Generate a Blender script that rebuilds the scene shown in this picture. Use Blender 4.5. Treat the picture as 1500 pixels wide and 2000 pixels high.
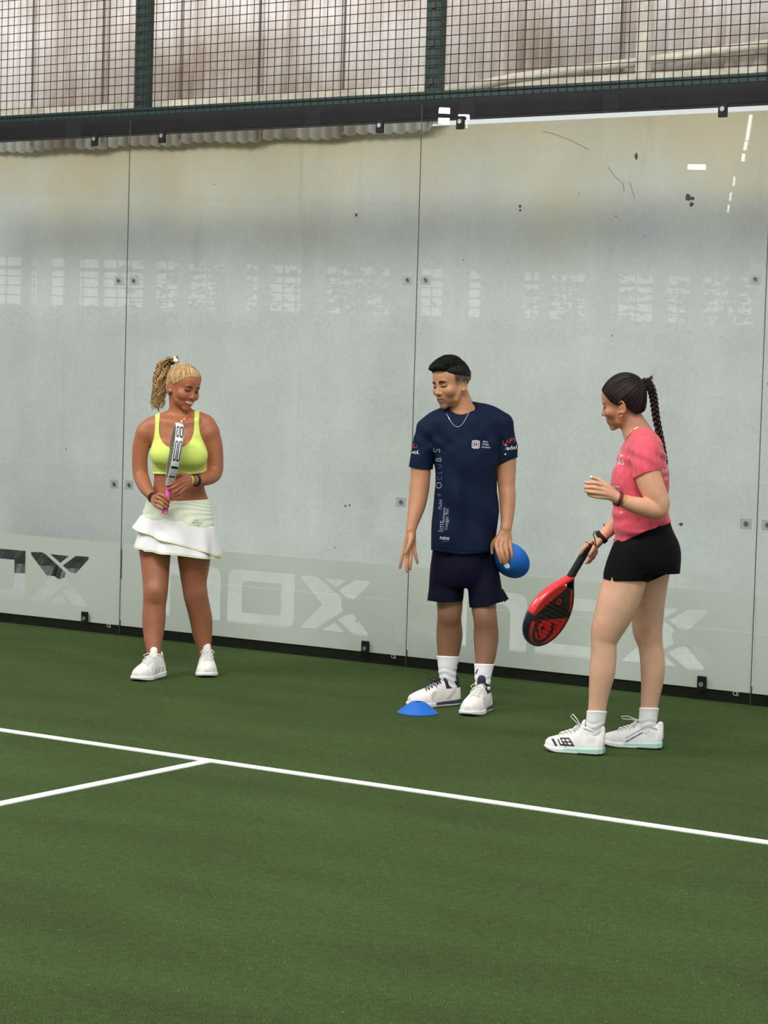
import bpy, math, random
import numpy as np
from mathutils import Vector, Matrix
from mathutils.bvhtree import BVHTree
random.seed(7); np.random.seed(7)
S = bpy.context.scene
COL = S.collection
PI = math.pi
for ob in list(bpy.data.objects): bpy.data.objects.remove(ob)

# ---------------------------------------------------------------- camera
CAM = np.array([8.3662, -9.9972, 1.5089]); YAW = 0.57864; PITCH = -0.0570375; ROLL = 0.0285907; F = 4329.74
_cy, _sy, _cp, _sp, _cr, _sr = math.cos(YAW), math.sin(YAW), math.cos(PITCH), math.sin(PITCH), math.cos(ROLL), math.sin(ROLL)
_r = np.array([_cy, _sy, 0.]); FWD = np.array([-_sy*_cp, _cy*_cp, _sp]); _u = np.cross(_r, FWD)
RGT = _cr*_r + _sr*_u; UPV = -_sr*_r + _cr*_u
HF = np.array([-_sy, _cy, 0.])          # horizontal forward
HR = np.array([_cy, _sy, 0.])           # horizontal right
cd = bpy.data.cameras.new('camera'); cam = bpy.data.objects.new('camera', cd); COL.objects.link(cam)
m = Matrix.Identity(4)
for i in range(3):
    m[i][0] = RGT[i]; m[i][1] = UPV[i]; m[i][2] = -FWD[i]; m[i][3] = CAM[i]
cam.matrix_world = m
cd.sensor_fit = 'HORIZONTAL'; cd.sensor_width = 36.0; cd.lens = F/1500*36.0
cd.clip_start = .1; cd.clip_end = 300
S.camera = cam

# ---------------------------------------------------------------- light
S.view_settings.view_transform = 'Standard'; S.view_settings.look = 'None'
S.view_settings.exposure = 0.0; S.view_settings.gamma = 1.0; S.view_settings.use_curve_mapping = False
W = bpy.data.worlds.new('sky'); S.world = W; W.use_nodes = True
wn = W.node_tree.nodes; wl = W.node_tree.links; wn.clear()
wo = wn.new('ShaderNodeOutputWorld'); bg = wn.new('ShaderNodeBackground'); tc = wn.new('ShaderNodeTexCoord')
sx = wn.new('ShaderNodeSeparateXYZ'); rp = wn.new('ShaderNodeValToRGB')
rp.color_ramp.elements[0].position = 0.0; rp.color_ramp.elements[0].color = (5.2, 5.4, 5.5, 1)
rp.color_ramp.elements[1].position = 1.0; rp.color_ramp.elements[1].color = (1.75, 1.76, 1.72, 1)
e = rp.color_ramp.elements.new(.085); e.color = (2.1, 2.15, 2.2, 1)
e = rp.color_ramp.elements.new(.22); e.color = (1.75, 1.78, 1.78, 1)
e = rp.color_ramp.elements.new(.45); e.color = (1.1, 1.12, 1.12, 1)
wl.new(tc.outputs['Generated'], sx.inputs[0]); wl.new(sx.outputs['Z'], rp.inputs[0]); wl.new(rp.outputs[0], bg.inputs[0])
bg.inputs[1].default_value = 0.42
wl.new(bg.outputs[0], wo.inputs[0])

def area_light(name, loc, target, sx_, sy_, power, color=(1, 1, 1)):
    L = bpy.data.lights.new(name, 'AREA'); L.shape = 'RECTANGLE'; L.size = sx_; L.size_y = sy_; L.energy = power; L.color = color
    o = bpy.data.objects.new(name, L); COL.objects.link(o); o.location = loc
    o.rotation_euler = (Vector(target)-Vector(loc)).to_track_quat('-Z', 'Y').to_euler()
    return o
area_light('court_floodlight', (5.5, -6.0, 6.6), (3.2, -.8, .2), 4.0, 2.0, 385, (1, .975, .94))
area_light('court_floodlight', (-1.5, -6.0, 6.6), (1.4, -.8, .2), 4.0, 2.0, 360, (1, .975, .94))

# ---------------------------------------------------------------- helpers: pixels to places
def ray(px, py):
    return FWD + RGT*(px-750)/F - UPV*(py-1000)/F
def on_floor(px, py, z=0.):
    d = ray(px, py); return CAM + d*((z-CAM[2])/d[2])
def on_Y(px, py, Y):
    d = ray(px, py); return CAM + d*((Y-CAM[1])/d[1])
def proj(X):
    d = np.asarray(X)-CAM; z = d@FWD
    return 750+F*(d@RGT)/z, 1000-F*(d@UPV)/z
def lin(c):
    r = []
    for v in c:
        v = v/255.
        r.append(v/12.92 if v <= .04045 else ((v+.055)/1.055)**2.4)
    return tuple(r)

# ---------------------------------------------------------------- helpers: materials
def mat(name, rgb, rough=.6, metal=0., spec=.5, emit=None, noise=None, bump=None, sss=0., attr=False, sheen=0., coat=0.):
    M = bpy.data.materials.new(name); M.use_nodes = True
    N = M.node_tree.nodes; L = M.node_tree.links; B = N['Principled BSDF']
    c = lin(rgb) + (1,)
    B.inputs['Base Color'].default_value = c; B.inputs['Roughness'].default_value = rough
    B.inputs['Metallic'].default_value = metal; B.inputs['Specular IOR Level'].default_value = spec
    if sss:
        B.inputs['Subsurface Weight'].default_value = sss; B.inputs['Subsurface Radius'].default_value = (.02, .008, .004)
        B.inputs['Subsurface Scale'].default_value = .4
    if sheen: B.inputs['Sheen Weight'].default_value = sheen
    if coat: B.inputs['Coat Weight'].default_value = coat; B.inputs['Coat Roughness'].default_value = .15
    if emit: B.inputs['Emission Color'].default_value = lin(emit[0])+(1,); B.inputs['Emission Strength'].default_value = emit[1]
    src = None
    if attr:
        A = N.new('ShaderNodeAttribute'); A.attribute_name = 'tint'; src = A.outputs['Color']
        L.new(src, B.inputs['Base Color'])
    G = N.new('ShaderNodeTexCoord')
    if noise:                                     # (scale, amount 0..1, [stretch xyz])
        T = N.new('ShaderNodeTexNoise'); T.inputs['Scale'].default_value = noise[0]; T.inputs['Detail'].default_value = 5
        mp = N.new('ShaderNodeMapping'); L.new(G.outputs['Object'], mp.inputs[0]); L.new(mp.outputs[0], T.inputs['Vector'])
        if len(noise) > 2: mp.inputs['Scale'].default_value = noise[2]
        rm = N.new('ShaderNodeMapRange'); rm.inputs[1].default_value = .3; rm.inputs[2].default_value = .7
        rm.inputs[3].default_value = 1-noise[1]; rm.inputs[4].default_value = 1+noise[1]
        L.new(T.outputs[0], rm.inputs[0])
        X = N.new('ShaderNodeMix'); X.data_type = 'RGBA'; X.blend_type = 'MULTIPLY'; X.inputs[0].default_value = 1
        if src: L.new(src, X.inputs[6])
        else: X.inputs[6].default_value = c
        L.new(rm.outputs[0], X.inputs[7]); L.new(X.outputs[2], B.inputs['Base Color'])
    if bump:                                      # (scale, strength, distance)
        T = N.new('ShaderNodeTexNoise'); T.inputs['Scale'].default_value = bump[0]; T.inputs['Detail'].default_value = 4
        L.new(G.outputs['Object'], T.inputs['Vector'])
        b = N.new('ShaderNodeBump'); b.inputs['Strength'].default_value = bump[1]; b.inputs['Distance'].default_value = bump[2]
        L.new(T.outputs[0], b.inputs['Height']); L.new(b.outputs[0], B.inputs['Normal'])
    return M

# ---------------------------------------------------------------- helpers: objects
def tag(o, label=None, cat=None, group=None, kind=None):
    if label: o['label'] = label
    if cat: o['category'] = cat
    if group: o['group'] = group
    if kind: o['kind'] = kind
    return o
def link(name, me, material, parent=None, mw=None, smooth=False):
    o = bpy.data.objects.new(name, me); COL.objects.link(o)
    if material:
        for mm in (material if isinstance(material, (list, tuple)) else [material]): me.materials.append(mm)
    if smooth: me.polygons.foreach_set('use_smooth', np.ones(len(me.polygons), bool))
    if mw is not None and parent is None: o.matrix_world = mw
    if parent is not None: o.parent = parent
    return o
def empty(name, loc=(0, 0, 0), rz=0.):
    o = bpy.data.objects.new(name, None); COL.objects.link(o); o.location = loc; o.rotation_euler = (0, 0, rz); o.empty_display_size = .1
    return o
class MB:
    """collects polygons, then links them as one mesh object"""
    def __init__(s): s.v = []; s.f = []; s.mi = []
    def add(s, vs, fs, mi=0):
        b = len(s.v); s.v += [tuple(map(float, v)) for v in vs]; s.f += [tuple(b+i for i in f) for f in fs]; s.mi += [mi]*len(fs)
    def box(s, a, b, mi=0):
        x0, y0, z0 = a; x1, y1, z1 = b
        s.add([(x0,y0,z0),(x1,y0,z0),(x1,y1,z0),(x0,y1,z0),(x0,y0,z1),(x1,y0,z1),(x1,y1,z1),(x0,y1,z1)],
              [(0,3,2,1),(4,5,6,7),(0,1,5,4),(1,2,6,5),(2,3,7,6),(3,0,4,7)], mi)
    def tube(s, pts, r, n=6, mi=0, closed=False, cap=True):
        P = [np.array(p, float) for p in pts]; R = r if hasattr(r, '__len__') else [r]*len(P)
        b = len(s.v); k = len(P); ref = None
        for i in range(k):
            if closed: t = P[(i+1) % k]-P[i-1]
            else: t = P[min(i+1, k-1)]-P[max(i-1, 0)]
            t = t/(np.linalg.norm(t)+1e-9)
            if ref is None:
                ref = np.cross(t, (0.13, .31, 1.)) if abs(t[2]) < .9 else np.cross(t, (1., .2, .1))
            ref = ref - t*(ref@t); ref /= np.linalg.norm(ref)+1e-9; w = np.cross(t, ref)
            for j in range(n):
                a = 2*PI*j/n; s.v.append(tuple(P[i]+R[i]*(math.cos(a)*ref+math.sin(a)*w)))
        for i in range(k if closed else k-1):
            for j in range(n):
                q = (i+1) % k
                s.f.append((b+i*n+j, b+i*n+(j+1) % n, b+q*n+(j+1) % n, b+q*n+j)); s.mi.append(mi)
        if cap and not closed:
            s.f.append(tuple(b+j for j in range(n))[::-1]); s.f.append(tuple(b+(k-1)*n+j for j in range(n))); s.mi += [mi, mi]
    def ellipsoid(s, c, r, nu=14, nv=9, R=None, mi=0):
        c = np.array(c); vs = []; fs = []
        for i in range(nv+1):
            t = PI*i/nv
            for j in range(nu):
                p = 2*PI*j/nu; q = np.array([r[0]*math.sin(t)*math.cos(p), r[1]*math.sin(t)*math.sin(p), r[2]*math.cos(t)])
                if R is not None: q = R@q
                vs.append(c+q)
        for i in range(nv):
            for j in range(nu): fs.append((i*nu+j, (i+1)*nu+j, (i+1)*nu+(j+1) % nu, i*nu+(j+1) % nu))
        s.add(vs, fs, mi)
    def build(s, name, material, parent=None, loc=None, smooth=False, bevel=0):
        me = bpy.data.meshes.new(name); me.from_pydata(s.v, [], s.f); me.validate(); 
        if max(s.mi or [0]) > 0: me.polygons.foreach_set('material_index', s.mi[:len(me.polygons)])
        me.update()
        o = link(name, me, material, parent, None, smooth)
        if loc is not None: o.location = loc
        if bevel:
            b = o.modifiers.new('bevel', 'BEVEL'); b.width = bevel; b.segments = 2; b.limit_method = 'ANGLE'
        return o
def flat_shape(polys, thick):
    """even-odd filled 2-D polygons extruded by thick; returns mesh verts (x, y, 0..thick) via a 2-D curve"""
    cu = bpy.data.curves.new('shape', 'CURVE'); cu.dimensions = '2D'; cu.fill_mode = 'BOTH' if thick else 'FRONT'; cu.extrude = thick/2
    for P in polys:
        sp = cu.splines.new('POLY'); sp.points.add(len(P)-1); sp.use_cyclic_u = True
        for q, p in zip(sp.points, P): q.co = (p[0], p[1], 0, 1)
    o = bpy.data.objects.new('shape', cu); COL.objects.link(o)
    dg = bpy.context.evaluated_depsgraph_get(); me = bpy.data.meshes.new_from_object(o.evaluated_get(dg))
    bpy.data.objects.remove(o); return me
def text_shape(txt, size=1., thick=0., spacing=1., xs=1.):
    cu = bpy.data.curves.new('txt', 'FONT'); cu.body = txt; cu.size = size; cu.align_x = 'CENTER'; cu.align_y = 'CENTER'; cu.extrude = thick
    cu.space_character = spacing
    o = bpy.data.objects.new('txt', cu); COL.objects.link(o)
    dg = bpy.context.evaluated_depsgraph_get(); me = bpy.data.meshes.new_from_object(o.evaluated_get(dg))
    bpy.data.objects.remove(o)
    for v in me.vertices: v.co.x *= xs
    return me
def roundp(P, r, n=4, which=None):
    """round the corners of polygon P (indices in which, or all) with radius r"""
    out = []; k = len(P)
    for i in range(k):
        p = np.array(P[i], float)
        if which is not None and i not in which: out.append(tuple(p)); continue
        a = np.array(P[i-1], float)-p; b = np.array(P[(i+1) % k], float)-p
        ra = min(r, np.linalg.norm(a)*.45); rb = min(r, np.linalg.norm(b)*.45)
        a = p+a/np.linalg.norm(a)*ra; b = p+b/np.linalg.norm(b)*rb
        for j in range(n+1):
            t = j/n; out.append(tuple((1-t)**2*a+2*t*(1-t)*p+t*t*b))
    return out
# ================================================================ the hall and the court
def turf_material():
    M = bpy.data.materials.new('turf'); M.use_nodes = True; N = M.node_tree.nodes; L = M.node_tree.links; B = N['Principled BSDF']
    G = N.new('ShaderNodeTexCoord'); B.inputs['Roughness'].default_value = .95; B.inputs['Specular IOR Level'].default_value = .12
    def nz(scale, detail, stretch=None):
        T = N.new('ShaderNodeTexNoise'); T.inputs['Scale'].default_value = scale; T.inputs['Detail'].default_value = detail
        mp = N.new('ShaderNodeMapping'); L.new(G.outputs['Object'], mp.inputs[0]); L.new(mp.outputs[0], T.inputs['Vector'])
        if stretch: mp.inputs['Scale'].default_value = stretch
        return T
    fine = nz(230, 3); mid = nz(34, 5); big = nz(1.1, 4, (1, 2.6, 1)); sparse = nz(95, 1)
    r1 = N.new('ShaderNodeValToRGB'); r1.color_ramp.elements[0].position = .30; r1.color_ramp.elements[1].position = .72
    r1.color_ramp.elements[0].color = lin((30, 46, 17))+(1,); r1.color_ramp.elements[1].color = lin((82, 104, 56))+(1,)
    L.new(fine.outputs[0], r1.inputs[0])
    def mul(a, T, lo, hi, p0=.3, p1=.7):
        rm = N.new('ShaderNodeMapRange'); rm.inputs[1].default_value = p0; rm.inputs[2].default_value = p1; rm.inputs[3].default_value = lo; rm.inputs[4].default_value = hi
        L.new(T.outputs[0], rm.inputs[0]); X = N.new('ShaderNodeMix'); X.data_type = 'RGBA'; X.blend_type = 'MULTIPLY'; X.inputs[0].default_value = 1
        L.new(a, X.inputs[6]); L.new(rm.outputs[0], X.inputs[7]); return X.outputs[2]
    a = mul(r1.outputs[0], mid, .84, 1.14); a = mul(a, big, .86, 1.12)
    X = N.new('ShaderNodeMix'); X.data_type = 'RGBA'; rm = N.new('ShaderNodeMapRange'); rm.inputs[1].default_value = .72; rm.inputs[2].default_value = .80
    L.new(sparse.outputs[0], rm.inputs[0]); L.new(rm.outputs[0], X.inputs[0]); L.new(a, X.inputs[6]); X.inputs[7].default_value = lin((128, 150, 92))+(1,)
    L.new(X.outputs[2], B.inputs['Base Color'])
    b = N.new('ShaderNodeBump'); b.inputs['Strength'].default_value = .7; b.inputs['Distance'].default_value = .006
    L.new(fine.outputs[0], b.inputs['Height']); L.new(b.outputs[0], B.inputs['Normal'])
    return M
def concrete_material():
    M = bpy.data.materials.new('painted_concrete'); M.use_nodes = True; N = M.node_tree.nodes; L = M.node_tree.links; B = N['Principled BSDF']
    G = N.new('ShaderNodeTexCoord'); B.inputs['Roughness'].default_value = .9; B.inputs['Specular IOR Level'].default_value = .2
    def nz(scale, detail, stretch=None, rough=.5):
        T = N.new('ShaderNodeTexNoise'); T.inputs['Scale'].default_value = scale; T.inputs['Detail'].default_value = detail; T.inputs['Roughness'].default_value = rough
        mp = N.new('ShaderNodeMapping'); L.new(G.outputs['Object'], mp.inputs[0]); L.new(mp.outputs[0], T.inputs['Vector'])
        if stretch: mp.inputs['Scale'].default_value = stretch
        return T
    def rng(sock, a, b, c, d):
        rm = N.new('ShaderNodeMapRange'); rm.inputs[1].default_value = a; rm.inputs[2].default_value = b; rm.inputs[3].default_value = c; rm.inputs[4].default_value = d
        L.new(sock, rm.inputs[0]); return rm.outputs[0]
    def mix(mode, fac, a, b):
        X = N.new('ShaderNodeMix'); X.data_type = 'RGBA'; X.blend_type = mode
        for i, q in ((0, fac), (6, a), (7, b)):
            if hasattr(q, 'links'): L.new(q, X.inputs[i])
            else: X.inputs[i].default_value = q
        return X.outputs[2]
    def mth(op, a, b):
        X = N.new('ShaderNodeMath'); X.operation = op
        for i, q in ((0, a), (1, b)):
            if hasattr(q, 'links'): L.new(q, X.inputs[i])
            else: X.inputs[i].default_value = q
        return X.outputs[0]
    sp = N.new('ShaderNodeSeparateXYZ'); L.new(G.outputs['Object'], sp.inputs[0])
    c = mix('MIX', 0., lin((209, 212, 211))+(1,), (0, 0, 0, 1))
    cl = nz(1.3, 6, None, .6); c = mix('MULTIPLY', 1., c, rng(cl.outputs[0], 0.3, .7, .88, 1.07))
    g = nz(42, 5); c = mix('MULTIPLY', 1., c, rng(g.outputs[0], .3, .7, .95, 1.04))
    st = nz(3.2, 4, (1, 1, .16)); c = mix('MULTIPLY', 1., c, rng(st.outputs[0], .35, .7, .96, 1.03))
    c = mix('MIX', rng(sp.outputs['Z'], .36, .46, .15, 0.), c, lin((236, 232, 224))+(1,))      # foot of the wall painted paler to make up for weak light there
    # ochre weathering along the top of the wall (a real stain with a ragged lower edge)
    h = mth('ADD', sp.outputs['Z'], mth('MULTIPLY', mth('SUBTRACT', nz(1.6, 6).outputs[0], .5), 1.1))
    c = mix('MIX', rng(h, 2.35, 3.05, 0., .85), c, lin((206, 193, 158))+(1,))
    # old brown drip lines
    dr = nz(2.6, 5, (1, 1, .10), .7); c = mix('MIX', mth('MULTIPLY', rng(dr.outputs[0], .60, .72, 0., .35), rng(sp.outputs['Z'], 1.7, 2.9, 0., 1.)), c, lin((150, 138, 112))+(1,))
    # small pits
    pt = N.new('ShaderNodeTexVoronoi'); pt.inputs['Scale'].default_value = 4.2; L.new(G.outputs['Object'], pt.inputs['Vector'])
    c = mix('MIX', rng(pt.outputs['Distance'], .018, .034, .75, 0.), c, lin((110, 108, 98))+(1,))
    L.new(c, B.inputs['Base Color'])
    b = N.new('ShaderNodeBump'); b.inputs['Strength'].default_value = .2; b.inputs['Distance'].default_value = .004
    L.new(g.outputs[0], b.inputs['Height']); L.new(b.outputs[0], B.inputs['Normal'])
    return M
def cladding_material():
    M = bpy.data.materials.new('old_cladding'); M.use_nodes = True; N = M.node_tree.nodes; L = M.node_tree.links; B = N['Principled BSDF']
    G = N.new('ShaderNodeTexCoord'); B.inputs['Roughness'].default_value = .7
    def nz(scale, detail, stretch=None):
        T = N.new('ShaderNodeTexNoise'); T.inputs['Scale'].default_value = scale; T.inputs['Detail'].default_value = detail; T.inputs['Roughness'].default_value = .62
        mp = N.new('ShaderNodeMapping'); L.new(G.outputs['Object'], mp.inputs[0]); L.new(mp.outputs[0], T.inputs['Vector'])
        if stretch: mp.inputs['Scale'].default_value = stretch
        return T
    r = N.new('ShaderNodeValToRGB'); e = r.color_ramp.elements
    e[0].position = .30; e[0].color = lin((180, 163, 150))+(1,); e[1].position = .62; e[1].color = lin((238, 232, 229))+(1,)
    k = e.new(.45); k.color = lin((226, 219, 214))+(1,)
    L.new(nz(2.2, 6, (1.6, 1, .16)).outputs[0], r.inputs[0])
    r2 = N.new('ShaderNodeValToRGB'); e = r2.color_ramp.elements; e[0].position = .40; e[0].color = (1, 1, 1, 1); e[1].position = .68; e[1].color = lin((204, 190, 178))+(1,)
    L.new(nz(1.5, 6).outputs[0], r2.inputs[0])
    X = N.new('ShaderNodeMix'); X.data_type = 'RGBA'; X.blend_type = 'MULTIPLY'; X.inputs[0].default_value = 1
    L.new(r.outputs[0], X.inputs[6]); L.new(r2.outputs[0], X.inputs[7]); L.new(X.outputs[2], B.inputs['Base Color'])
    return M
M_turf = turf_material(); M_conc = concrete_material(); M_clad = cladding_material()
M_white_line = mat('white_turf_line', (238, 238, 236), .9, noise=(150, .06), bump=(260, .5, .004))
M_black = mat('black_steel', (12, 13, 14), .6, spec=.3, noise=(9, .35))
M_beam = mat('charcoal_steel', (26, 26, 29), .6, spec=.25, noise=(6, .25))
M_green = mat('green_steel', (14, 46, 42), .45, noise=(10, .2))
M_wire = mat('dark_mesh_wire', (46, 42, 38), .5)
M_curb = mat('weathered_black_curb', (12, 13, 13), .8, spec=.2, noise=(22, .6), bump=(60, .4, .004))
M_cegrey = mat('grey_print', (190, 192, 190), .5)
M_film = bpy.data.materials.new('frosted_film'); M_film.use_nodes = True
_N = M_film.node_tree.nodes; _L = M_film.node_tree.links; _N.clear()
_o = _N.new('ShaderNodeOutputMaterial'); _d = _N.new('ShaderNodeBsdfDiffuse'); _t = _N.new('ShaderNodeBsdfTranslucent'); _m = _N.new('ShaderNodeMixShader')
_d.inputs[0].default_value = lin((219, 222, 215))+(1,); _t.inputs[0].default_value = lin((225, 230, 225))+(1,); _m.inputs[0].default_value = .12
_L.new(_d.outputs[0], _m.inputs[1]); _L.new(_t.outputs[0], _m.inputs[2]); _L.new(_m.outputs[0], _o.inputs[0])
M_steel = mat('brushed_steel', (190, 192, 190), .35, metal=.9)
M_cream = mat('rust_flecked_cream_paint', (206, 198, 182), .6, noise=(14, .28, (.5, 1, 1)))
M_seal = mat('seal', (70, 74, 72), .5)
M_white = mat('white_print', (236, 238, 236), .5)
M_plastic_black = mat('black_plastic_sheet', (20, 20, 20), .3, noise=(20, .5))

# floor
b = MB(); b.box((-30, -26, -.2), (24, .13, 0)); tag(b.build('floor', M_turf), kind='structure')
b = MB(); b.box((-30, .131, -.2), (24, 1.30, .004)); o = b.build('floor_slab', M_conc); o.name = 'trim_5'; tag(o, kind='structure')
# court lines (inlaid white turf)
b = MB(); b.box((-2.0, -3.075, -.01), (7.95, -3.022, .004))
tag(b.build('court_line', M_white_line), 'long white service line inlaid in the green turf parallel to the glass wall', 'court line')
b = MB(); b.box((3.01, -9.9, -.01), (3.062, -3.078, .004))
tag(b.build('court_line', M_white_line), 'white centre line meeting the long service line in a T at the left', 'court line')

# concrete wall behind the glass, with a low ledge
b = MB(); b.box((-6, 1.10, .005), (12, 1.30, 3.035)); tag(b.build('wall_back', M_conc), kind='structure')
b = MB(); b.box((-6, .58, .005), (-.62, 1.098, .238)); tag(b.build('trim_1', M_conc), kind='structure')

# wall marks: holes and a crack
M_hole = mat('dark_hole', (84, 82, 74), .9)
marks = [[(1243, 305), 4, 8], [(1344, 386), 7, 8], [(1353, 388), 5, 4], [(1351, 399), 5, 5], [(1016, 403), 3.5, 3.5], [(1016, 411), 3, 3], [(696, 420), 4, 5], [(1330, 1024), 5, 4],
         [(675, 988), 3, 2.5], [(683, 987), 2.5, 2.5], [(1180, 1026), 2, 4]]
mk = MB(); rnd = random.Random(3)
for (px, py), rx, ry in marks:
    c = on_Y(px, py, 1.10); s = (c[1]-CAM[1])/F*.95
    P = [(c[0]+rx*s*math.cos(a)*rnd.uniform(.7, 1.2), 1.0985, c[2]+ry*s*math.sin(a)*rnd.uniform(.7, 1.2)) for a in [2*PI*k/11 for k in range(11)]]
    Q = [(x, 1.101, z) for x, y, z in P]
    mk.add(P+Q, [tuple(range(11))]+[(i, (i+1) % 11, 11+(i+1) % 11, 11+i) for i in range(11)])
o = mk.build('wall_chip', M_hole); tag(o, kind='structure'); o.name = 'trim_2'
cr = MB()
for pts in ([(1188, 325), (1194, 336), (1201, 344), (1208, 352), (1217, 358), (1219, 374)], [(1230, 356), (1235, 372), (1240, 388)], [(1060, 256), (1083, 262), (1110, 272), (1150, 292)], [(1130, 376), (1131, 384)]):
    cr.tube([on_Y(x, y, 1.0995) for x, y in pts], .0014, 4)
o = cr.build('trim_3', mat('hairline_crack', (128, 122, 108), .9)); tag(o, kind='structure')

# dark plastic sheet in a heap on the ledge
def crumpled(name, x0, x1, y0, y1, z0, h, mtl, seed):
    rr = np.random.RandomState(seed); nx, ny = 60, 16; V = []; Fc = []
    ph = rr.rand(12)*6.28; fr = rr.uniform(6, 30, (12, 2))
    for j in range(ny+1):
        for i in range(nx+1):
            u, v = i/nx, j/ny; x = x0+(x1-x0)*u; y = y0+(y1-y0)*v
            e = min(1, 6*min(u, 1-u))**.5*min(1, 3.*v+.0)**.6
            f = sum(abs(math.sin(fr[k, 0]*x+fr[k, 1]*y*2+ph[k]))*.9**k for k in range(12))/7
            V.append((x, y+.03*math.sin(30*x+ph[0])*(1-v), z0+h*e*(.55+.45*f)))
    for j in range(ny):
        for i in range(nx): a = j*(nx+1)+i; Fc.append((a, a+1, a+nx+2, a+nx+1))
    b = MB(); b.add(V, Fc); o = b.build(name, mtl); 
    sm = o.modifiers.new('thick', 'SOLIDIFY'); sm.thickness = .006
    return o
tag(crumpled('plastic_sheet', -1.9, -.66, .60, 1.05, .235, .20, M_plastic_black, 2), 'crumpled black plastic sheet on the low ledge behind the lettering of the leftmost glass panel', 'plastic sheet')

# curb under the glass, beam over it
b = MB(); b.box((-2, .022, 0), (8, .14, .075)); tag(b.build('trim_4', M_curb), kind='structure')
b = MB(); b.box((-2, .03, 2.925), (8, .13, 3.028))
tag(b.build('steel_beam', M_beam, bevel=.004), 'long charcoal steel beam running along the top of the glass under the mesh fence', 'beam')

# glass
def glass_material():
    M = bpy.data.materials.new('clear_glass'); M.use_nodes = True; N = M.node_tree.nodes; L = M.node_tree.links; N.clear()
    o = N.new('ShaderNodeOutputMaterial'); t = N.new('ShaderNodeBsdfTransparent'); t.inputs[0].default_value = (.965, .98, .97, 1)
    g = N.new('ShaderNodeBsdfGlossy'); g.inputs['Roughness'].default_value = .004; f = N.new('ShaderNodeFresnel'); 
    ge = N.new('ShaderNodeNewGeometry'); mr = N.new('ShaderNodeMapRange'); mr.inputs[3].default_value = 1.5; mr.inputs[4].default_value = 1/1.5
    L.new(ge.outputs['Backfacing'], mr.inputs[0]); L.new(mr.outputs[0], f.inputs[0])     # same outside angle on both faces of the sheet
    x = N.new('ShaderNodeMixShader'); L.new(f.outputs[0], x.inputs[0]); L.new(t.outputs[0], x.inputs[1]); L.new(g.outputs[0], x.inputs[2]); L.new(x.outputs[0], o.inputs[0])
    return M
M_glass = glass_material()
STROKE = .102
def letter_polys(pts): return [(on_Y(400+x/3.75, 1080+y/3.75, 0)[0], on_Y(400+x/3.75, 1080+y/3.75, 0)[2]) for x, y in pts]
L_polys = []
# O
L_polys.append(roundp([(.785, .140), (.785, .440), (1.248, .452), (1.248, .148)][:4], .055, 5, (1, 3)))
L_polys[-1] = roundp([(.785, .146), (.785, .448), (1.248, .448), (1.248, .146)], .06, 5, (1, 3))
L_polys.append(roundp([(.885, .206), (.885, .388), (1.158, .388), (1.158, .206)], .035, 4, (1, 3)))
# X in five pieces
XS = [[(695,165),(790,168),(825,185),(1000,335),(985,380),(1000,430),(785,562),(685,552),(692,540),(850,378),(700,190)],
      [(862,183),(1028,200),(950,255)], [(972,275),(1085,200),(1195,207),(1200,225),(1085,340),(1030,328)],
      [(965,490),(1030,453),(1075,450),(1188,595),(1180,607),(1080,600)], [(845,567),(940,510),(1015,583)]]
L_polys += [letter_polys(p) for p in XS]
# n
L_polys.append(roundp([(.268, .146), (.268, .448), (.733, .448), (.733, .146), (.633, .146), (.633, .385), (.368, .385), (.368, .146)], .06, 5, (2, 5)))
def glass_panel(x0, label):
    t = empty('glass_wall_pane', (x0, 0, 0)); tag(t, label, 'glass panel')
    b = MB(); b.box((.003, 0, .005), (1.997, .012, 3.0)); b.build('clear_sheet', M_glass, t)
    rect = [(.004, .058), (1.996, .058), (1.996, .542), (.004, .542)]
    me = flat_shape([rect]+L_polys, .0008)
    for v in me.vertices: x, y, z = v.co; v.co = (x, .0130+z, y)
    o = link('frosted_strip', me, M_film, t); o['label'] = 'grey frosted band with clear nox lettering'
    me = text_shape('C\u20ac'.replace('\u20ac', 'E'), .030, .0003, .8)
    for v in me.vertices: x, y, z = v.co; v.co = (1.925+x, -.0012+z, .050+y)
    link('safety_mark', me, M_cegrey, t)
    b = MB(); b.box((1.9982, .0045, .005), (2.0018, .0085, 2.998)); b.build('edge_seal', M_seal, t)
    return t
glass_panel(-2, 'tall clear glass panel at the left edge, left of the first seam')
glass_panel(0, 'tall clear glass panel directly behind the blonde woman, with full grey lettering')
glass_panel(2, 'tall clear glass panel behind the man in navy and the woman in pink')
glass_panel(4, 'narrow visible slice of glass panel at the right edge, past the last seam')
def box_clamp(x, z, top):
    t = empty('glass_clamp', (x, -.001, z)); 
    b = MB(); b.box((-.024, -.014, -.034), (.024, -.001, .034)); b.build('plate', M_black, t, bevel=.003)
    b = MB(); b.tube([(0, -.0135, .006 if top else -.006), (0, -.019, .006 if top else -.006)], .0125, 12); b.build('bolt', M_steel, t)
    return t
where = {-2: 'leftmost panel', 0: 'panel behind the blonde woman', 2: 'panel behind the man', 4: 'panel at the right edge'}
for x0 in (-2, 0, 2, 4):
    for dx, side in ((.25, 'left'), (1.745, 'right')):
        if x0 == 4 and dx > 1: continue
        if x0 == -2 and dx < 1: continue
        for z, nm in ((2.893, 'top'), (.086, 'bottom')):
            tag(box_clamp(x0+dx, z, nm == 'top'), 'black bolted clamp, %s %s corner of the glass %s' % (nm, side, where[x0]), 'clamp', 'black glass clamps')
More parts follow.
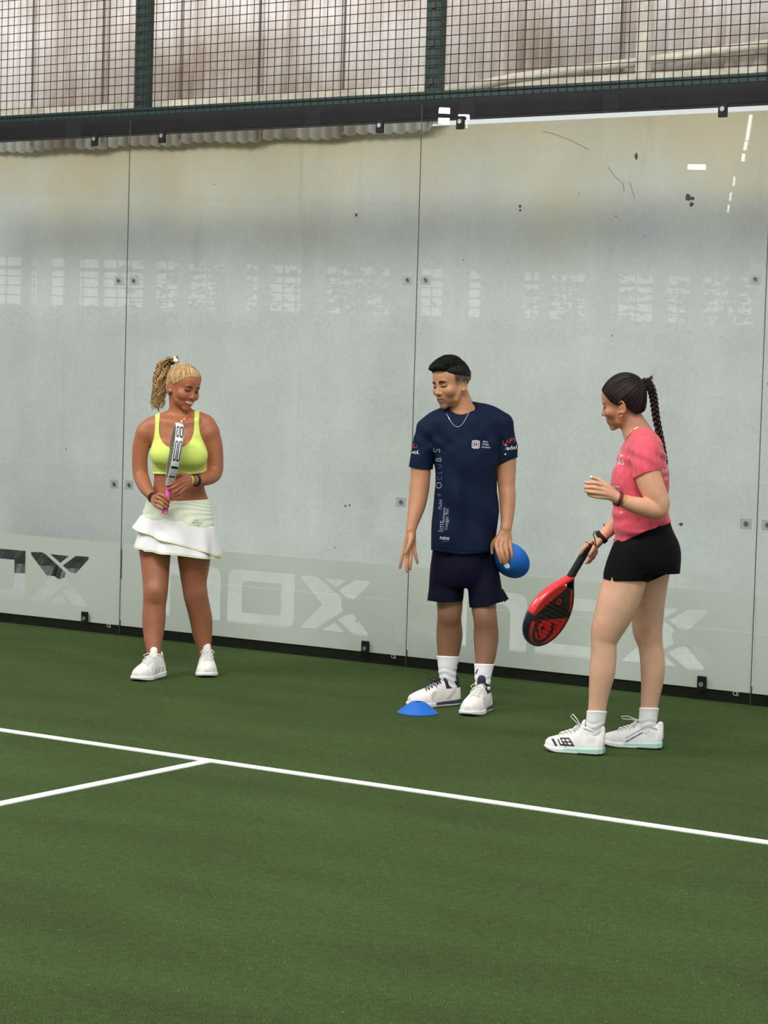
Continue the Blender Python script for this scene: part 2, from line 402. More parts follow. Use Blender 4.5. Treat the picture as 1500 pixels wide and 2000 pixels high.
def seam_fix(x, z):
    t = empty('glass_fixing', (x, 0, z))
    b = MB(); b.box((-.031, -.004, -.027), (.031, -.0005, .027)); b.build('plate', M_fix, t, bevel=.004)
    b = MB()
    b.tube([(.003, -.004, 0), (.003, -.008, 0)], .0135, 14); b.build('washer', M_steel, t)
    b = MB(); b.tube([(.003, -.008, 0), (.003, -.013, 0)], .007, 6); b.build('bolt', M_seal, t)
    return t
M_fix = mat('clear_grey_plate', (158, 162, 159), .3, spec=.6)
sn = {0: 'left seam', 2: 'middle seam', 4: 'right seam'}
for xs_ in (0, 2, 4):
    for z, h in ((2.075, 'upper'), (.888, 'lower')):
        for dx, sd in ((-.056, 'left'), (.058, 'right')):
            tag(seam_fix(xs_+dx, z), '%s pale square glass fixing just %s of the %s' % (h, sd, sn[xs_]), 'fixing', 'square seam fixings')

# green posts, rail and wire mesh above the glass
pn = {-2: 'at the far left, out of frame', 0: 'above the left glass seam', 2: 'above the middle glass seam', 4: 'at the right edge above the last seam'}
for x in (0, 2, 4):
    t = empty('fence_post', (x+.02, .08, 3.03)); tag(t, 'dark green steel post standing on the beam ' + pn[x], 'fence post')
    b = MB(); b.box((-.045, -.02, 0), (.045, .045, 1.02)); b.build('upright', M_green, t, bevel=.004)
    for k in range(5):
        b = MB(); b.box((-.012, -.026, .08+k*.2), (.012, -.0195, .115+k*.2)); b.build('mesh_clip', M_wire, t)
mn = {-2: 'left of the first green post', 0: 'between the two green posts', 2: 'right of the second green post'}
rv = random.Random(5)
for x0 in (-2, 0, 2):
    t = empty('mesh_panel', (x0+.02, .045, 3.03)); tag(t, 'dark square wire mesh panel ' + mn[x0], 'mesh panel')
    b = MB()
    for k in range(40): b.tube([(.025+k*.05, 0, 0), (.025+k*.05, 0, 1.0)], .0026, 4)
    for k in range(20): b.tube([(.0, -.005, .03+k*.05), (1.0, -.004+rv.uniform(-.001, .001), .03+k*.05), (2.0, -.005, .03+k*.05)], .0026, 4)
    b.build('wire_grid', M_wire, t)
    b = MB(); b.box((.0, .003, 0), (2.0, .043, .045)); b.build('bottom_rail', M_green, t, bevel=.003)

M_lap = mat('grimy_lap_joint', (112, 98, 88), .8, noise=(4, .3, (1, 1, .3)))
# corrugated cladding behind the mesh
def sheet(x0, w, zb0, zb1, ztop, label, yoff, rs):
    V = []; Fc = []; n = 64; hz = 3
    for i in range(n+1):
        u = i/n; x = x0+w*u; y = 1.03+yoff-.015*math.sin(2*PI*x/.088)-.003*math.sin(2*PI*x/.31)
        zb = zb0+(zb1-zb0)*u+.007*math.sin(2*PI*x/.088+1)+.008*math.sin(x*9+rs)
        for k in range(hz+1): V.append((x, y, zb+(ztop-zb)*k/hz))
    for i in range(n):
        for k in range(hz): a = i*(hz+1)+k; Fc.append((a, a+hz+1, a+hz+2, a+1))
    b = MB(); b.add(V, Fc); o = b.build('cladding_sheet', M_clad, smooth=True)
    m_ = o.modifiers.new('t', 'SOLIDIFY'); m_.thickness = .003
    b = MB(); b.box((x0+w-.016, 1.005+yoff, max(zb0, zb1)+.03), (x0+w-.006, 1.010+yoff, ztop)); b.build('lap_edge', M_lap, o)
    tag(o, label, 'cladding sheet', 'corrugated sheets above the concrete wall')
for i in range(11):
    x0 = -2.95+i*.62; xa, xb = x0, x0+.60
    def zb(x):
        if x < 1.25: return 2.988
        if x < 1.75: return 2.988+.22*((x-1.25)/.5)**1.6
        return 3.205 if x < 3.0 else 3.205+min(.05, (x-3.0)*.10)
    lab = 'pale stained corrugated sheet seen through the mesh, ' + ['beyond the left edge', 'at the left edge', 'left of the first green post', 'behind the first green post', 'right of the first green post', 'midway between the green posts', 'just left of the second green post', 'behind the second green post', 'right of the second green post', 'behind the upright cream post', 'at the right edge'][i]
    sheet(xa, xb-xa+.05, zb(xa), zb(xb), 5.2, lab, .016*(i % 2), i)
# purlin, upright and sloping brace
def beam_between(name, a, b_, w, h, mtl, label, cat):
    a = Vector(a); b_ = Vector(b_); t = MB(); L_ = (b_-a).length
    t.box((0, -w/2, -h/2), (L_, w/2, h/2)); o = t.build(name, mtl, bevel=.006); o.location = a
    o.rotation_euler = (b_-a).to_track_quat('X', 'Z').to_euler(); tag(o, label, cat); return o
beam_between('purlin', (-3.3, .97, 3.236), (5.2, .97, 3.215), .07, .05, M_cream, 'long cream horizontal rail behind the bottom of the mesh', 'purlin')
beam_between('cladding_post', (on_Y(1256, 150, .90)[0], .90, 3.2), (on_Y(1258, 0, .90)[0], .90, 5.0), .06, .07, M_cream, 'upright cream steel post behind the right mesh panel', 'post')
b = MB()
P = [on_Y(x, y, .93) for x, y in ((840, 186), (1000, 152), (1240, 122), (1500, 86), (1700, 50))]
b.tube(P, .026, 10)
tag(b.build('brace_pipe', M_cream, smooth=True), 'rusty cream sloping pipe behind the right mesh panel', 'pipe')
# the far side of the hall, behind the photographer: seen only as a reflection in the glass
M_far_light = mat('far_pale_cladding', (204, 208, 204), .8, noise=(1.2, .12, (3, 3, .4)))
M_far_dark = mat('far_dark_cladding', (70, 66, 56), .8, noise=(.5, .3))
M_far_post = mat('far_steel', (120, 122, 122), .6)
M_hedge = mat('hedge_leaves', (44, 66, 40), .9, noise=(3, .5))
RD = np.array([-_sy, -_cy, 0.]); RS = np.array([_cy, -_sy, 0.])   # reflected view direction and its right
FAR = 38.; MIRC = np.array([CAM[0], -CAM[1], 0.])
def mirror_place(px, py, dist):
    d = ray(px, py); d = d/(d@HF); p = CAM+d*dist; return np.array([p[0], -p[1], p[2]])
def far_frame(dist):
    c = MIRC + RD*dist; return Matrix(((RS[0], RD[0], 0, c[0]), (RS[1], RD[1], 0, c[1]), (0, 0, 1, 0), (0, 0, 0, 1)))
t = empty('far_building', (0, 0, 0)); t.matrix_world = far_frame(FAR)
tag(t, 'long pale hall side with a row of open bays, seen reflected in the glass', 'building')
zt, zb_ = 3.52, 2.72
openings = [((a-750)/114., (c-750)/114.) for a, c in ((-60, 30), (48, 60), (88, 180), (190, 268), (292, 335), (355, 428), (468, 490), (515, 592), (625, 745), (810, 850), (880, 925), (1010, 1040), (1060, 1130), (1195, 1262), (1290, 1335), (1360, 1460))]
b = MB(); b.box((-16, 0, 0), (16, .2, zb_)); b.build('lower_wall', M_far_light, t)
b = MB(); b.box((-16, 0, zt), (16, .2, 4.55)); b.build('upper_wall', M_far_light, t)
b = MB(); b.box((-16, -.3, 4.55), (16, .2, 9.6)); b.build('roof_fascia', M_far_dark, t)
ed = [-16]+[q for o_ in openings for q in o_]+[16]
for i in range(0, len(ed), 2):
    b = MB(); b.box((ed[i], 0, zb_), (ed[i+1], .2, zt)); b.build('pier', M_far_light, t)
for i, (a, c) in enumerate(openings):
    b = MB()
    n = max(2, int((c-a)/.22))
    for k in range(1, n): b.box((a+(c-a)*k/n-.012, .08, zb_), (a+(c-a)*k/n+.012, .11, zt))
    b.box((a, .05, zt-.21), (c, .15, zt-.15))
    for k in range(1, 5): b.box((a, .08, zb_+(zt-zb_)*k/5-.012), (c, .11, zb_+(zt-zb_)*k/5+.012))
    b.build('window_bars', M_far_post, t)
for x in (-5.4, -1.4, 1.2, 3.6, 6.9):
    b = MB(); b.box((x-.12, -.5, 0), (x+.12, -.2, 9.3)); b.build('column', M_far_post, t)
def hedge(x, y, w, seed, label):
    t = empty('planter_hedge', (0, 0, 0)); t.matrix_world = far_frame(FAR); tag(t, label, 'hedge', None)
    rr = np.random.RandomState(seed); b = MB()
    for k in range(900):
        u = rr.uniform(-1, 1); hh = .28*(.7+.5*math.sin(3*u*w+seed)*math.sin(7*u*w))
        c = np.array([x+u*w, y+rr.uniform(-.15, .15), 2.40+rr.uniform(0, 1)*hh]); s_ = rr.uniform(.03, .08)
        n = rr.randn(3); n /= np.linalg.norm(n); a_ = np.cross(n, (0, 0, 1.)); a_ /= np.linalg.norm(a_)+1e-6; bb = np.cross(n, a_)
        b.add([c+s_*a_, c+s_*.6*bb, c-s_*a_, c-s_*.6*bb], [(0, 1, 2, 3)])
    tag(b.build('foliage', M_hedge, t), kind='stuff')
    b = MB(); b.box((x-w, y-.2, 2.22), (x+w, y+.2, 2.42)); b.build('planter', M_far_dark, t)
hedge(-5.3, -.25, 3.2, 1, 'leafy planter on the far hall side, reflected at the left of the glass')
hedge(1.2, -.25, 3.1, 2, 'leafy planter on the far hall side, reflected above the man')
hedge(7.3, -.25, 2.8, 3, 'leafy planter on the far hall side, reflected at the right of the glass')
M_treeleaf = mat('pale_tree_leaves', (120, 150, 84), .8, noise=(3, .4))
for i_, (x, w, seed) in enumerate(((-3.2, 1.5, 4), (-.6, 1.3, 5), (3.4, 1.8, 6), (6.2, 1.2, 7))):
    t = empty('tree', (0, 0, 0)); t.matrix_world = far_frame(FAR); tag(t, '%s pale green tree reflected in the glass, behind the far hall bays' % ('leftmost', 'second', 'third', 'rightmost')[i_], 'tree')
    rr = np.random.RandomState(seed); b = MB()
    for k in range(650):
        c = np.array([x+rr.normal()*w*.5, 3.2+rr.uniform(-.6, .6), 3.1+rr.normal()*.55]); s_ = rr.uniform(.05, .12); n = rr.randn(3); n /= np.linalg.norm(n); a_ = np.cross(n, (0, 0, 1.)); a_ /= np.linalg.norm(a_)+1e-6; bb = np.cross(n, a_)
        b.add([c+s_*a_, c+s_*.6*bb, c-s_*a_, c-s_*.6*bb], [(0, 1, 2, 3)])
    tag(b.build('leaves', M_treeleaf, t), kind='stuff')
    b = MB(); b.tube([(x, 3.2, 0), (x+.1, 3.2, 1.6), (x, 3.2, 3.2)], [.16, .12, .05], 8); b.build('trunk', M_far_dark, t)
M_lamp = mat('lamp_glow', (255, 255, 250), .5, emit=((255, 255, 248), 60))
M_tube = mat('tube_glow', (255, 255, 250), .5, emit=((255, 255, 248), 9))
def flood(px, py, dist, label, tilt=0):
    c = mirror_place(px, py, dist); t = empty('flood_lamp', c); t.rotation_euler = (0, 0, math.atan2(RS[1], RS[0])); tag(t, label, 'flood lamp')
    b = MB(); b.box((-.075, -.04, -.04), (.075, .0, .04)); b.build('housing', M_black, t)
    b = MB(); b.box((-.06, .001, -.032), (.06, .008, .032)); b.build('lens', M_lamp, t)
for px, py, l in ((867, 216, 'upper left'), (866, 236, 'lower left'), (905, 229, 'upper right'), (903, 244, 'lower right')):
    flood(px, py, 26, 'glowing flood lamp, %s of the four reflected at the middle seam top' % l)
for px, l in ((1352, 'left'), (1368, 'right')): flood(px, 326, 30, 'glowing flood lamp, %s one of the pair reflected high on the right glass panel' % l)
for k, (a, c) in enumerate((((1466, 224), (1458, 274)), ((1457, 276), (1454, 293)), ((1452, 300), (1450, 315)), ((1434, 345), (1432, 362)), ((1427, 376), (1425, 392)), ((1423, 400), (1421, 415)))):
    b = MB(); b.tube([mirror_place(*a, 24+k), mirror_place(*c, 24+k)], .018 if k < 3 else .010, 6)
    tag(b.build('tube_lamp', M_tube), 'slim glowing tube lamp, %s in the dashed row reflected at the right' % ('topmost', 'second', 'third', 'fourth', 'fifth', 'lowest')[k], 'tube lamp')
# ================================================================ solid modelling: smooth signed-distance volumes -> meshes
def smin(a, b, k):
    if k <= 0: return np.minimum(a, b)
    h = np.maximum(k-np.abs(a-b), 0)/k
    return np.minimum(a, b)-h*h*k*.25
class Vol:
    def __init__(s, lo, hi, h):
        s.h = h; s.lo = np.array(lo, float); n = np.ceil((np.array(hi)-s.lo)/h).astype(int)+1; s.n = n
        s.D = np.full(n, .2, np.float32)
        s.ax = [(s.lo[i]+h*np.arange(n[i])).astype(np.float32) for i in range(3)]
    def box(s, lo, hi):
        a = np.clip(((np.array(lo)-s.lo)/s.h).astype(int), 0, s.n-1); b = np.clip(((np.array(hi)-s.lo)/s.h).astype(int)+2, 1, s.n)
        return tuple(slice(a[i], max(b[i], a[i]+1)) for i in range(3))
    def grids(s, sl): return s.ax[0][sl[0]][:, None, None], s.ax[1][sl[1]][None, :, None], s.ax[2][sl[2]][None, None, :]
    def put(s, sl, d, k, op):
        cur = s.D[sl]
        if op == 'u': s.D[sl] = smin(cur, d, k)
        elif op == 's': s.D[sl] = -smin(-cur, d, k)
        elif op == 'i': s.D[sl] = -smin(-cur, -d, k)
    def seg(s, a, b, ra, rb, k=.01, op='u', flat=None):
        a = np.array(a, np.float32); b = np.array(b, np.float32); R = max(ra, rb)*(1 if flat is None else max(1, 1/flat[1]))+k+2.5*s.h
        sl = s.box(np.minimum(a, b)-R, np.maximum(a, b)+R); X, Y, Z = s.grids(sl)
        px, py, pz = X-a[0], Y-a[1], Z-a[2]; d = b-a
        if flat is not None:
            n, f = np.array(flat[0], np.float32), flat[1]; n = n/np.linalg.norm(n)
            q = (px*n[0]+py*n[1]+pz*n[2])*(f-1); px, py, pz = px+q*n[0], py+q*n[1], pz+q*n[2]; d = d+n*(d@n)*(f-1)
        L2 = max(float(d@d), 1e-10); t = np.clip((px*d[0]+py*d[1]+pz*d[2])/L2, 0, 1)
        dist = np.sqrt((px-t*d[0])**2+(py-t*d[1])**2+(pz-t*d[2])**2)-(ra+(rb-ra)*t)
        s.put(sl, dist.astype(np.float32), k, op)
    def tube(s, P, R, k=.01, op='u', flat=None, k0=None, n=4):
        """smooth tube through points P with radii R (Catmull-Rom), blended into the volume as one piece"""
        P, R = smooth_path(P, R, n); mg = R.max()*(1 if flat is None else max(1, 1/flat[1]))+k+3*s.h
        SL = s.box(P.min(0)-mg, P.max(0)+mg); o = [q.start for q in SL]
        T = np.full([q.stop-q.start for q in SL], .2, np.float32)
        for i in range(len(P)-1):
            a, b, ra, rb = P[i].astype(np.float32), P[i+1].astype(np.float32), R[i], R[i+1]
            m_ = max(ra, rb)*(1 if flat is None else max(1, 1/flat[1]))+k+2.5*s.h
            sl = s.box(np.minimum(a, b)-m_, np.maximum(a, b)+m_); sl = tuple(slice(max(q.start, w.start), min(q.stop, w.stop)) for q, w in zip(sl, SL)); X, Y, Z = s.grids(sl)
            px, py, pz = X-a[0], Y-a[1], Z-a[2]; d = b-a
            if flat is not None:
                nv, f = np.array(flat[0], np.float32), flat[1]; nv = nv/np.linalg.norm(nv)
                q = (px*nv[0]+py*nv[1]+pz*nv[2])*(f-1); px, py, pz = px+q*nv[0], py+q*nv[1], pz+q*nv[2]; d = d+nv*(d@nv)*(f-1)
            L2 = max(float(d@d), 1e-10); t = np.clip((px*d[0]+py*d[1]+pz*d[2])/L2, 0, 1)
            dist = np.sqrt((px-t*d[0])**2+(py-t*d[1])**2+(pz-t*d[2])**2)-(ra+(rb-ra)*t)
            tl = tuple(slice(q.start-w, q.stop-w) for q, w in zip(sl, o)); T[tl] = np.minimum(T[tl], dist)
        if n > 1 and R.max() > .011:
            for _ in range(2):
                for ax in range(3):
                    if T.shape[ax] < 3: continue
                    U = T.copy(); c_ = [slice(None)]*3; a_ = list(c_); b_ = list(c_); c_[ax] = slice(1, -1); a_[ax] = slice(0, -2); b_[ax] = slice(2, None)
                    U[tuple(c_)] = .5*T[tuple(c_)]+.25*(T[tuple(a_)]+T[tuple(b_)]); T = U
        s.put(SL, T, k, op)
    def ell(s, c, r, k=.01, op='u', R=None):
        c = np.array(c, np.float32); r = np.array(r, np.float32); m_ = max(r)+k+2.5*s.h; sl = s.box(c-m_, c+m_); X, Y, Z = s.grids(sl)
        px, py, pz = X-c[0], Y-c[1], Z-c[2]
        if R is not None: px, py, pz = [px*R[0, i]+py*R[1, i]+pz*R[2, i] for i in range(3)]
        k0 = np.sqrt((px/r[0])**2+(py/r[1])**2+(pz/r[2])**2); k1 = np.sqrt((px/r[0]**2)**2+(py/r[1]**2)**2+(pz/r[2]**2)**2)
        s.put(sl, (k0*(k0-1)/np.maximum(k1, 1e-6)).astype(np.float32), k, op)
    def loft(s, st, k=.01, op='u', power=2.2, rr=.01, fold=None, ret=False):
        """st: list of (z, cx, cy, rx, ry) stations, elliptical sections stacked in z"""
        st = sorted(st, key=lambda q: q[0]); A = np.array(st, float); z0, z1 = A[0, 0], A[-1, 0]
        mx = max(A[:, 3].max(), A[:, 4].max())+k+3*s.h
        sl = s.box((A[:, 1].min()-mx, A[:, 2].min()-mx, z0-k-3*s.h), (A[:, 1].max()+mx, A[:, 2].max()+mx, z1+k+3*s.h)); X, Y, Z = s.grids(sl)
        zz = Z.ravel(); C = [np.interp(zz, *dense(A[:, 0], A[:, i])).astype(np.float32)[None, None, :] for i in range(1, 5)]
        f = ((np.abs(X-C[0])/C[2])**power+(np.abs(Y-C[1])/C[3])**power)**(1/power); d = (f-1)*np.minimum(C[2], C[3])*.95
        if fold is not None: d = d+fold(X, Y, Z)
        dz = np.maximum(z0-Z, Z-z1); a = d+rr; b = dz+rr
        d = np.sqrt(np.maximum(a, 0)**2+np.maximum(b, 0)**2)+np.minimum(np.maximum(a, b), 0)-rr
        s.put(sl, d.astype(np.float32), k, op)
def subvol(v, D0, lo, hi, off):
    """a cloth volume on the same lattice as the body, starting from the body surface pushed out by off"""
    sl = v.box(np.minimum(lo, hi), np.maximum(lo, hi)); w = Vol.__new__(Vol); w.h = v.h; w.lo = v.lo+v.h*np.array([q.start for q in sl]); w.D = D0[sl]-off
    w.n = np.array(w.D.shape); w.ax = [v.ax[i][sl[i]] for i in range(3)]; w.D = w.D.astype(np.float32).copy(); return w
def dense(z, v, n=8):
    """Catmull-Rom style dense samples of v(z)"""
    Z = []; V = []
    m_ = np.gradient(v, z) if len(z) > 2 else np.full(len(z), (v[-1]-v[0])/(z[-1]-z[0]))
    for i in range(len(z)-1):
        for j in range(n):
            t = j/n; hh = z[i+1]-z[i]
            Z.append(z[i]+t*hh); V.append((2*t**3-3*t*t+1)*v[i]+(t**3-2*t*t+t)*hh*m_[i]+(-2*t**3+3*t*t)*v[i+1]+(t**3-t*t)*hh*m_[i+1])
    Z.append(z[-1]); V.append(v[-1]); return np.array(Z), np.array(V)
def smooth_path(P, R, n=4):
    P = np.array(P, float); R = np.array(R, float) if hasattr(R, '__len__') else np.full(len(P), R)
    if n <= 1 or len(P) < 3: return P, R
    Q = np.concatenate([P, R[:, None]], 1); E = np.concatenate([[2*Q[0]-Q[1]], Q, [2*Q[-1]-Q[-2]]]); out = []
    for i in range(1, len(E)-2):
        for j in range(n):
            t = j/n; a, b, c, d = E[i-1], E[i], E[i+1], E[i+2]
            out.append(.5*((2*b)+(-a+c)*t+(2*a-5*b+4*c-d)*t*t+(-a+3*b-3*c+d)*t**3))
    out.append(Q[-1]); out = np.array(out); return out[:, :3], np.maximum(out[:, 3], .001)
def surface(D, lo, h):
    """surface nets"""
    s = D < 0; nx, ny, nz = D.shape
    c = np.zeros((nx-1, ny-1, nz-1), np.uint8)
    for i in (0, 1):
        for j in (0, 1):
            for k in (0, 1): c += s[i:nx-1+i, j:ny-1+j, k:nz-1+k]
    I, J, K = np.nonzero((c > 0) & (c < 8)); del c
    n = len(I); V = np.zeros((n, 3), np.float64); cnt = np.zeros(n)
    cor = {(i, j, k): D[I+i, J+j, K+k].astype(np.float64) for i in (0, 1) for j in (0, 1) for k in (0, 1)}
    for ax in range(3):
        o = [q for q in range(3) if q != ax]
        for p in (0, 1):
            for q in (0, 1):
                a = [0, 0, 0]; a[o[0]] = p; a[o[1]] = q; b = list(a); b[ax] = 1
                va, vb = cor[tuple(a)], cor[tuple(b)]; m_ = (va < 0) != (vb < 0); t = va[m_]/(va[m_]-vb[m_])
                add = np.tile(np.array(a, float), (m_.sum(), 1)); add[:, ax] = t; V[m_] += add; cnt[m_] += 1
    V /= cnt[:, None]; V += np.stack([I, J, K], 1); V = V*h+lo
    idx = np.full((nx-1, ny-1, nz-1), -1, np.int32); idx[I, J, K] = np.arange(n, dtype=np.int32)
    F_ = []
    for ax in range(3):
        a = s[tuple(slice(0, -1) if q == ax else slice(1, -1) for q in range(3))]; b = s[tuple(slice(1, None) if q == ax else slice(1, -1) for q in range(3))]
        X = np.array(np.nonzero(a != b)); sg = a[tuple(X)]
        o = [q for q in range(3) if q != ax]; base = X.copy(); base[o[0]] += 1; base[o[1]] += 1
        def g(d0, d1):
            q = base.copy(); q[o[0]] -= d0; q[o[1]] -= d1; return idx[q[0], q[1], q[2]]
        Q = np.stack([g(1, 1), g(0, 1), g(0, 0), g(1, 0)], 1); fl = sg if ax != 1 else ~sg; Q[~fl] = Q[~fl][:, ::-1]; F_.append(Q)
    Q = np.concatenate(F_); Q = Q[(Q >= 0).all(1)]
    return V, Q
def np_mesh(name, V, Q, material, parent=None, tint=None, mats_idx=None):
    me = bpy.data.meshes.new(name); me.vertices.add(len(V)); me.vertices.foreach_set('co', np.ascontiguousarray(V, np.float32).ravel())
    k = Q.shape[1]; me.loops.add(Q.size); me.loops.foreach_set('vertex_index', np.ascontiguousarray(Q, np.int32).ravel())
    me.polygons.add(len(Q)); me.polygons.foreach_set('loop_start', np.arange(0, Q.size, k, dtype=np.int32)); me.polygons.foreach_set('loop_total', np.full(len(Q), k, np.int32))
    me.polygons.foreach_set('use_smooth', np.ones(len(Q), bool)); me.update(); me.validate()
    if tint is not None:
        at = me.color_attributes.new('tint', 'FLOAT_COLOR', 'POINT'); T = np.ones((len(V), 4), np.float32); T[:, :3] = tint; at.data.foreach_set('color', T.ravel())
    return link(name, me, material, parent)
def vol_mesh(name, vol, material, parent, tintf=None, sub=None):
    D = vol.D if sub is None else vol.D[sub]; lo = vol.lo if sub is None else vol.lo+vol.h*np.array([q.start for q in sub])
    V, Q = surface(D, lo, vol.h)
    return np_mesh(name, V, Q, material, parent, None if tintf is None else tintf(V))
def clothes(name, vol, D, sl, material, parent, tintf=None):
    lo = vol.lo+vol.h*np.array([q.start for q in sl]); D = D.copy()
    V, Q = surface(D.astype(np.float32), lo, vol.h); return np_mesh(name, V, Q, material, parent, None if tintf is None else tintf(V))

class Person:
    """local frame: x right in the photo, y away from the camera, z up; origin on the floor between the feet"""
    def __init__(s, base, h=.0028):
        s.base = np.array([base[0], base[1], 0.]); s.h = h
        s.M = Matrix(((HR[0], HF[0], 0, base[0]), (HR[1], HF[1], 0, base[1]), (0, 0, 1, 0), (0, 0, 0, 1)))
    def loc(s, w): w = np.asarray(w)-s.base; return np.array([w@HR, w@HF, w[2]])
    def P(s, px, py, d=0.):
        """place a pixel at depth d (metres nearer to the camera than the person's middle)"""
        r_ = ray(px, py); dist = (s.base-CAM)@HF-d; return s.loc(CAM+r_*(dist/(r_@HF)))
    def sc(s, d=0.): return ((s.base-CAM)@FWD-d)/F          # metres per pixel there
    def chain(s, L): return [s.P(q[0], q[1], q[2]) for q in L], [q[3]*s.sc(q[2]) for q in L]
    def limb(s, L, k=.012, op='u', flat=None, n=7, k0=None):
        P_, R_ = s.chain(L); s.v.tube(P_, R_, k, op, flat, k0, n)
    def stations(s, L):
        """L: (py, x left px, x right px, depth d, half depth m)"""
        out = []
        for py, a, b, d, ry in L:
            A = s.P(a, py, d); B = s.P(b, py, d); out.append(((A[2]+B[2])/2, (A[0]+B[0])/2, -d, (B[0]-A[0])/2, ry))
        return out
    def pix(s, V):
        """local vertices -> pixels"""
        w = V[:, :1]*HR+V[:, 1:2]*HF+V[:, 2:3]*np.array([0, 0, 1.])+s.base; d = w-CAM; z = d@FWD
        return 750+F*(d@RGT)/z, 1000-F*(d@UPV)/z
    def pixgrid(s, sl):
        X, Y, Z = s.v.grids(sl); w0 = s.base-CAM
        z = (X*(HR@FWD)+Y*(HF@FWD)+Z*FWD[2])+w0@FWD
        return 750+F*((X*(HR@RGT)+Y*(HF@RGT)+Z*RGT[2])+w0@RGT)/z, 1000-F*((X*(HR@UPV)+Y*(HF@UPV)+Z*UPV[2])+w0@UPV)/z
    def head_frame(s, px, py, d, yaw, pitch, roll, scale):
        a, p, r_ = map(math.radians, (yaw, pitch, roll)); f = np.array([math.sin(a)*math.cos(p), -math.cos(a)*math.cos(p), -math.sin(p)])
        side = np.array([math.cos(a), math.sin(a), 0.]); up = np.cross(side, f)*-1
        if up[2] < 0: up = -up
        side2 = side*math.cos(r_)-up*math.sin(r_); up2 = up*math.cos(r_)+side*math.sin(r_)
        s.hR = np.stack([side2, f, up2], 1); s.ho = s.P(px, py, d); s.hs = scale/100.
    def H(s, x, y, z): return s.ho+s.hR@(np.array([x, y, z])*s.hs)
    def hl(s, V): return ((V-s.ho)@s.hR)/s.hs          # local vertices -> head centimetres
    def hell(s, c, r, k=1., op='u', R=None):
        s.v.ell(s.H(*c), np.array(r)*s.hs, k*s.hs, op, s.hR if R is None else s.hR@R)
    def hseg(s, a, b, ra, rb, k=.6, op='u', flat=None):
        s.v.seg(s.H(*a), s.H(*b), ra*s.hs, rb*s.hs, k*s.hs, op, None if flat is None else (s.hR@np.array(flat[0], float), flat[1]))
def build_head(p, male=False, mouth='closed', eye=.35, smile=0., jaw=1., chin=1.):
    h = p.hell; g = p.hseg
    h((0, -1.6, 3.2), (7.5, 9.1, 8.0), 1)                       # cranium
    h((0, 1.6, 3.6), (6.7, 6.6, 6.3), 2)                        # forehead
    h((0, 2.4, -2.2), (6.1*jaw, 6.0, 7.2), 1.6)                 # face
    h((0, 3.2, -7.2), (4.3*jaw, 4.6, 3.2), 1.6)                 # jaw
    for q in (-1, 1):
        g((q*5.9*jaw, .2, -3.0), (q*4.6*jaw, 2.6, -7.4), 1.0, 1.0, 1.4)      # jaw corner
        h((q*3.9, 5.6, -2.6), (2.4, 2.0, 1.9), 2.2)             # cheek
    h((0, 6.7*chin, -9.6), (2.1, 1.6, 1.5), 1.6)                 # chin
    g((-3.4, 6.9, 1.75), (3.4, 6.9, 1.75), .95, .95, 1.4)       # brow
    for q in (-1, 1):
        h((q*3.15, 8.6, .1), (1.75, 1.1, 1.05), 1.3, 's')       # socket
        h((q*3.1, 6.55, .0), (1.55, 1.4, 1.25), .35)            # eye ball with lids
        g((q*1.9, 7.75, .35), (q*4.3, 6.95, .25), .22, .2, .3)    # upper lid fold
    g((0, 7.2, 1.3), (0, 9.2, -2.6), .62, .95, 1.2)             # nose
    h((0, 9.3, -3.15), (1.0, 1.0, .85), .8)
    for q in (-1, 1):
        h((q*1.15, 8.3, -3.35), (.78, .95, .7), .6)
        h((q*.6, 8.85, -4.0), (.32, .45, .3), .3, 's')
    h((0, 6.9, -6.1), (2.9, 1.7, 1.9), 1.8)                     # muzzle
    w = 2.45+.8*smile; y1 = .5*smile
    if mouth == 'smile':
        for q in (-1, 1):
            g((0, 8.35, -5.45), (q*w, 7.0, -5.35+y1), .42, .28, .5)
            g((0, 8.1, -7.25), (q*w, 6.9, -5.55+y1), .5, .26, .5)
            h((q*4.0, 6.3, -3.6), (1.6, 1.5, 1.3), 1.2)         # raised cheek
        for q in (-1, 1): g((0, 8.6, -6.25), (q*w*.72, 7.75, -5.9+y1*.7), .6, .34, .25, 's')
        for q in (-1, 1): g((0, 7.75, -6.15), (q*w*.7, 7.1, -5.8+y1*.7), .62, .42, .1)   # teeth
    else:
        for q in (-1, 1):
            g((0, 8.45, -5.75), (q*w, 7.05, -6.15), .46, .25, .6)
            g((0, 8.2, -6.95), (q*w*.9, 6.95, -6.3), .55, .28, .6)
        o_ = .16 if mouth == 'open' else .07
        g((-w*.8, 8.0, -6.3), (0, 8.95, -6.3), o_, o_+.05, .25, 's'); g((w*.8, 8.0, -6.3), (0, 8.95, -6.3), o_, o_+.05, .25, 's')
    for q in (-1, 1):                                           # ears
        e = 7.15; R_ = np.array(Matrix.Rotation(math.radians(18)*q, 3, 'Z') @ Matrix.Rotation(math.radians(-8), 3, 'X'))
        h((q*e, -1.0, -1.3), (.55, 1.7, 3.0), .5, 'u', R_)
        for a in range(10):
            t0, t1 = [math.radians(-110+a*31+b_) for b_ in (0, 31)]
            pt = lambda t: (q*(e+.5+.3*math.cos(t)), -1.2-1.45*math.cos(t), -1.1+2.55*math.sin(t))
            if a < 8: g(pt(t0), pt(t1), .32, .32, .3)
        h((q*(e+.85), -.6, -1.2), (.42, .7, 1.2), .35, 's', R_)
        h((q*(e+.35), -.4, -3.6), (.42, .75, .85), .5, 'u', R_)
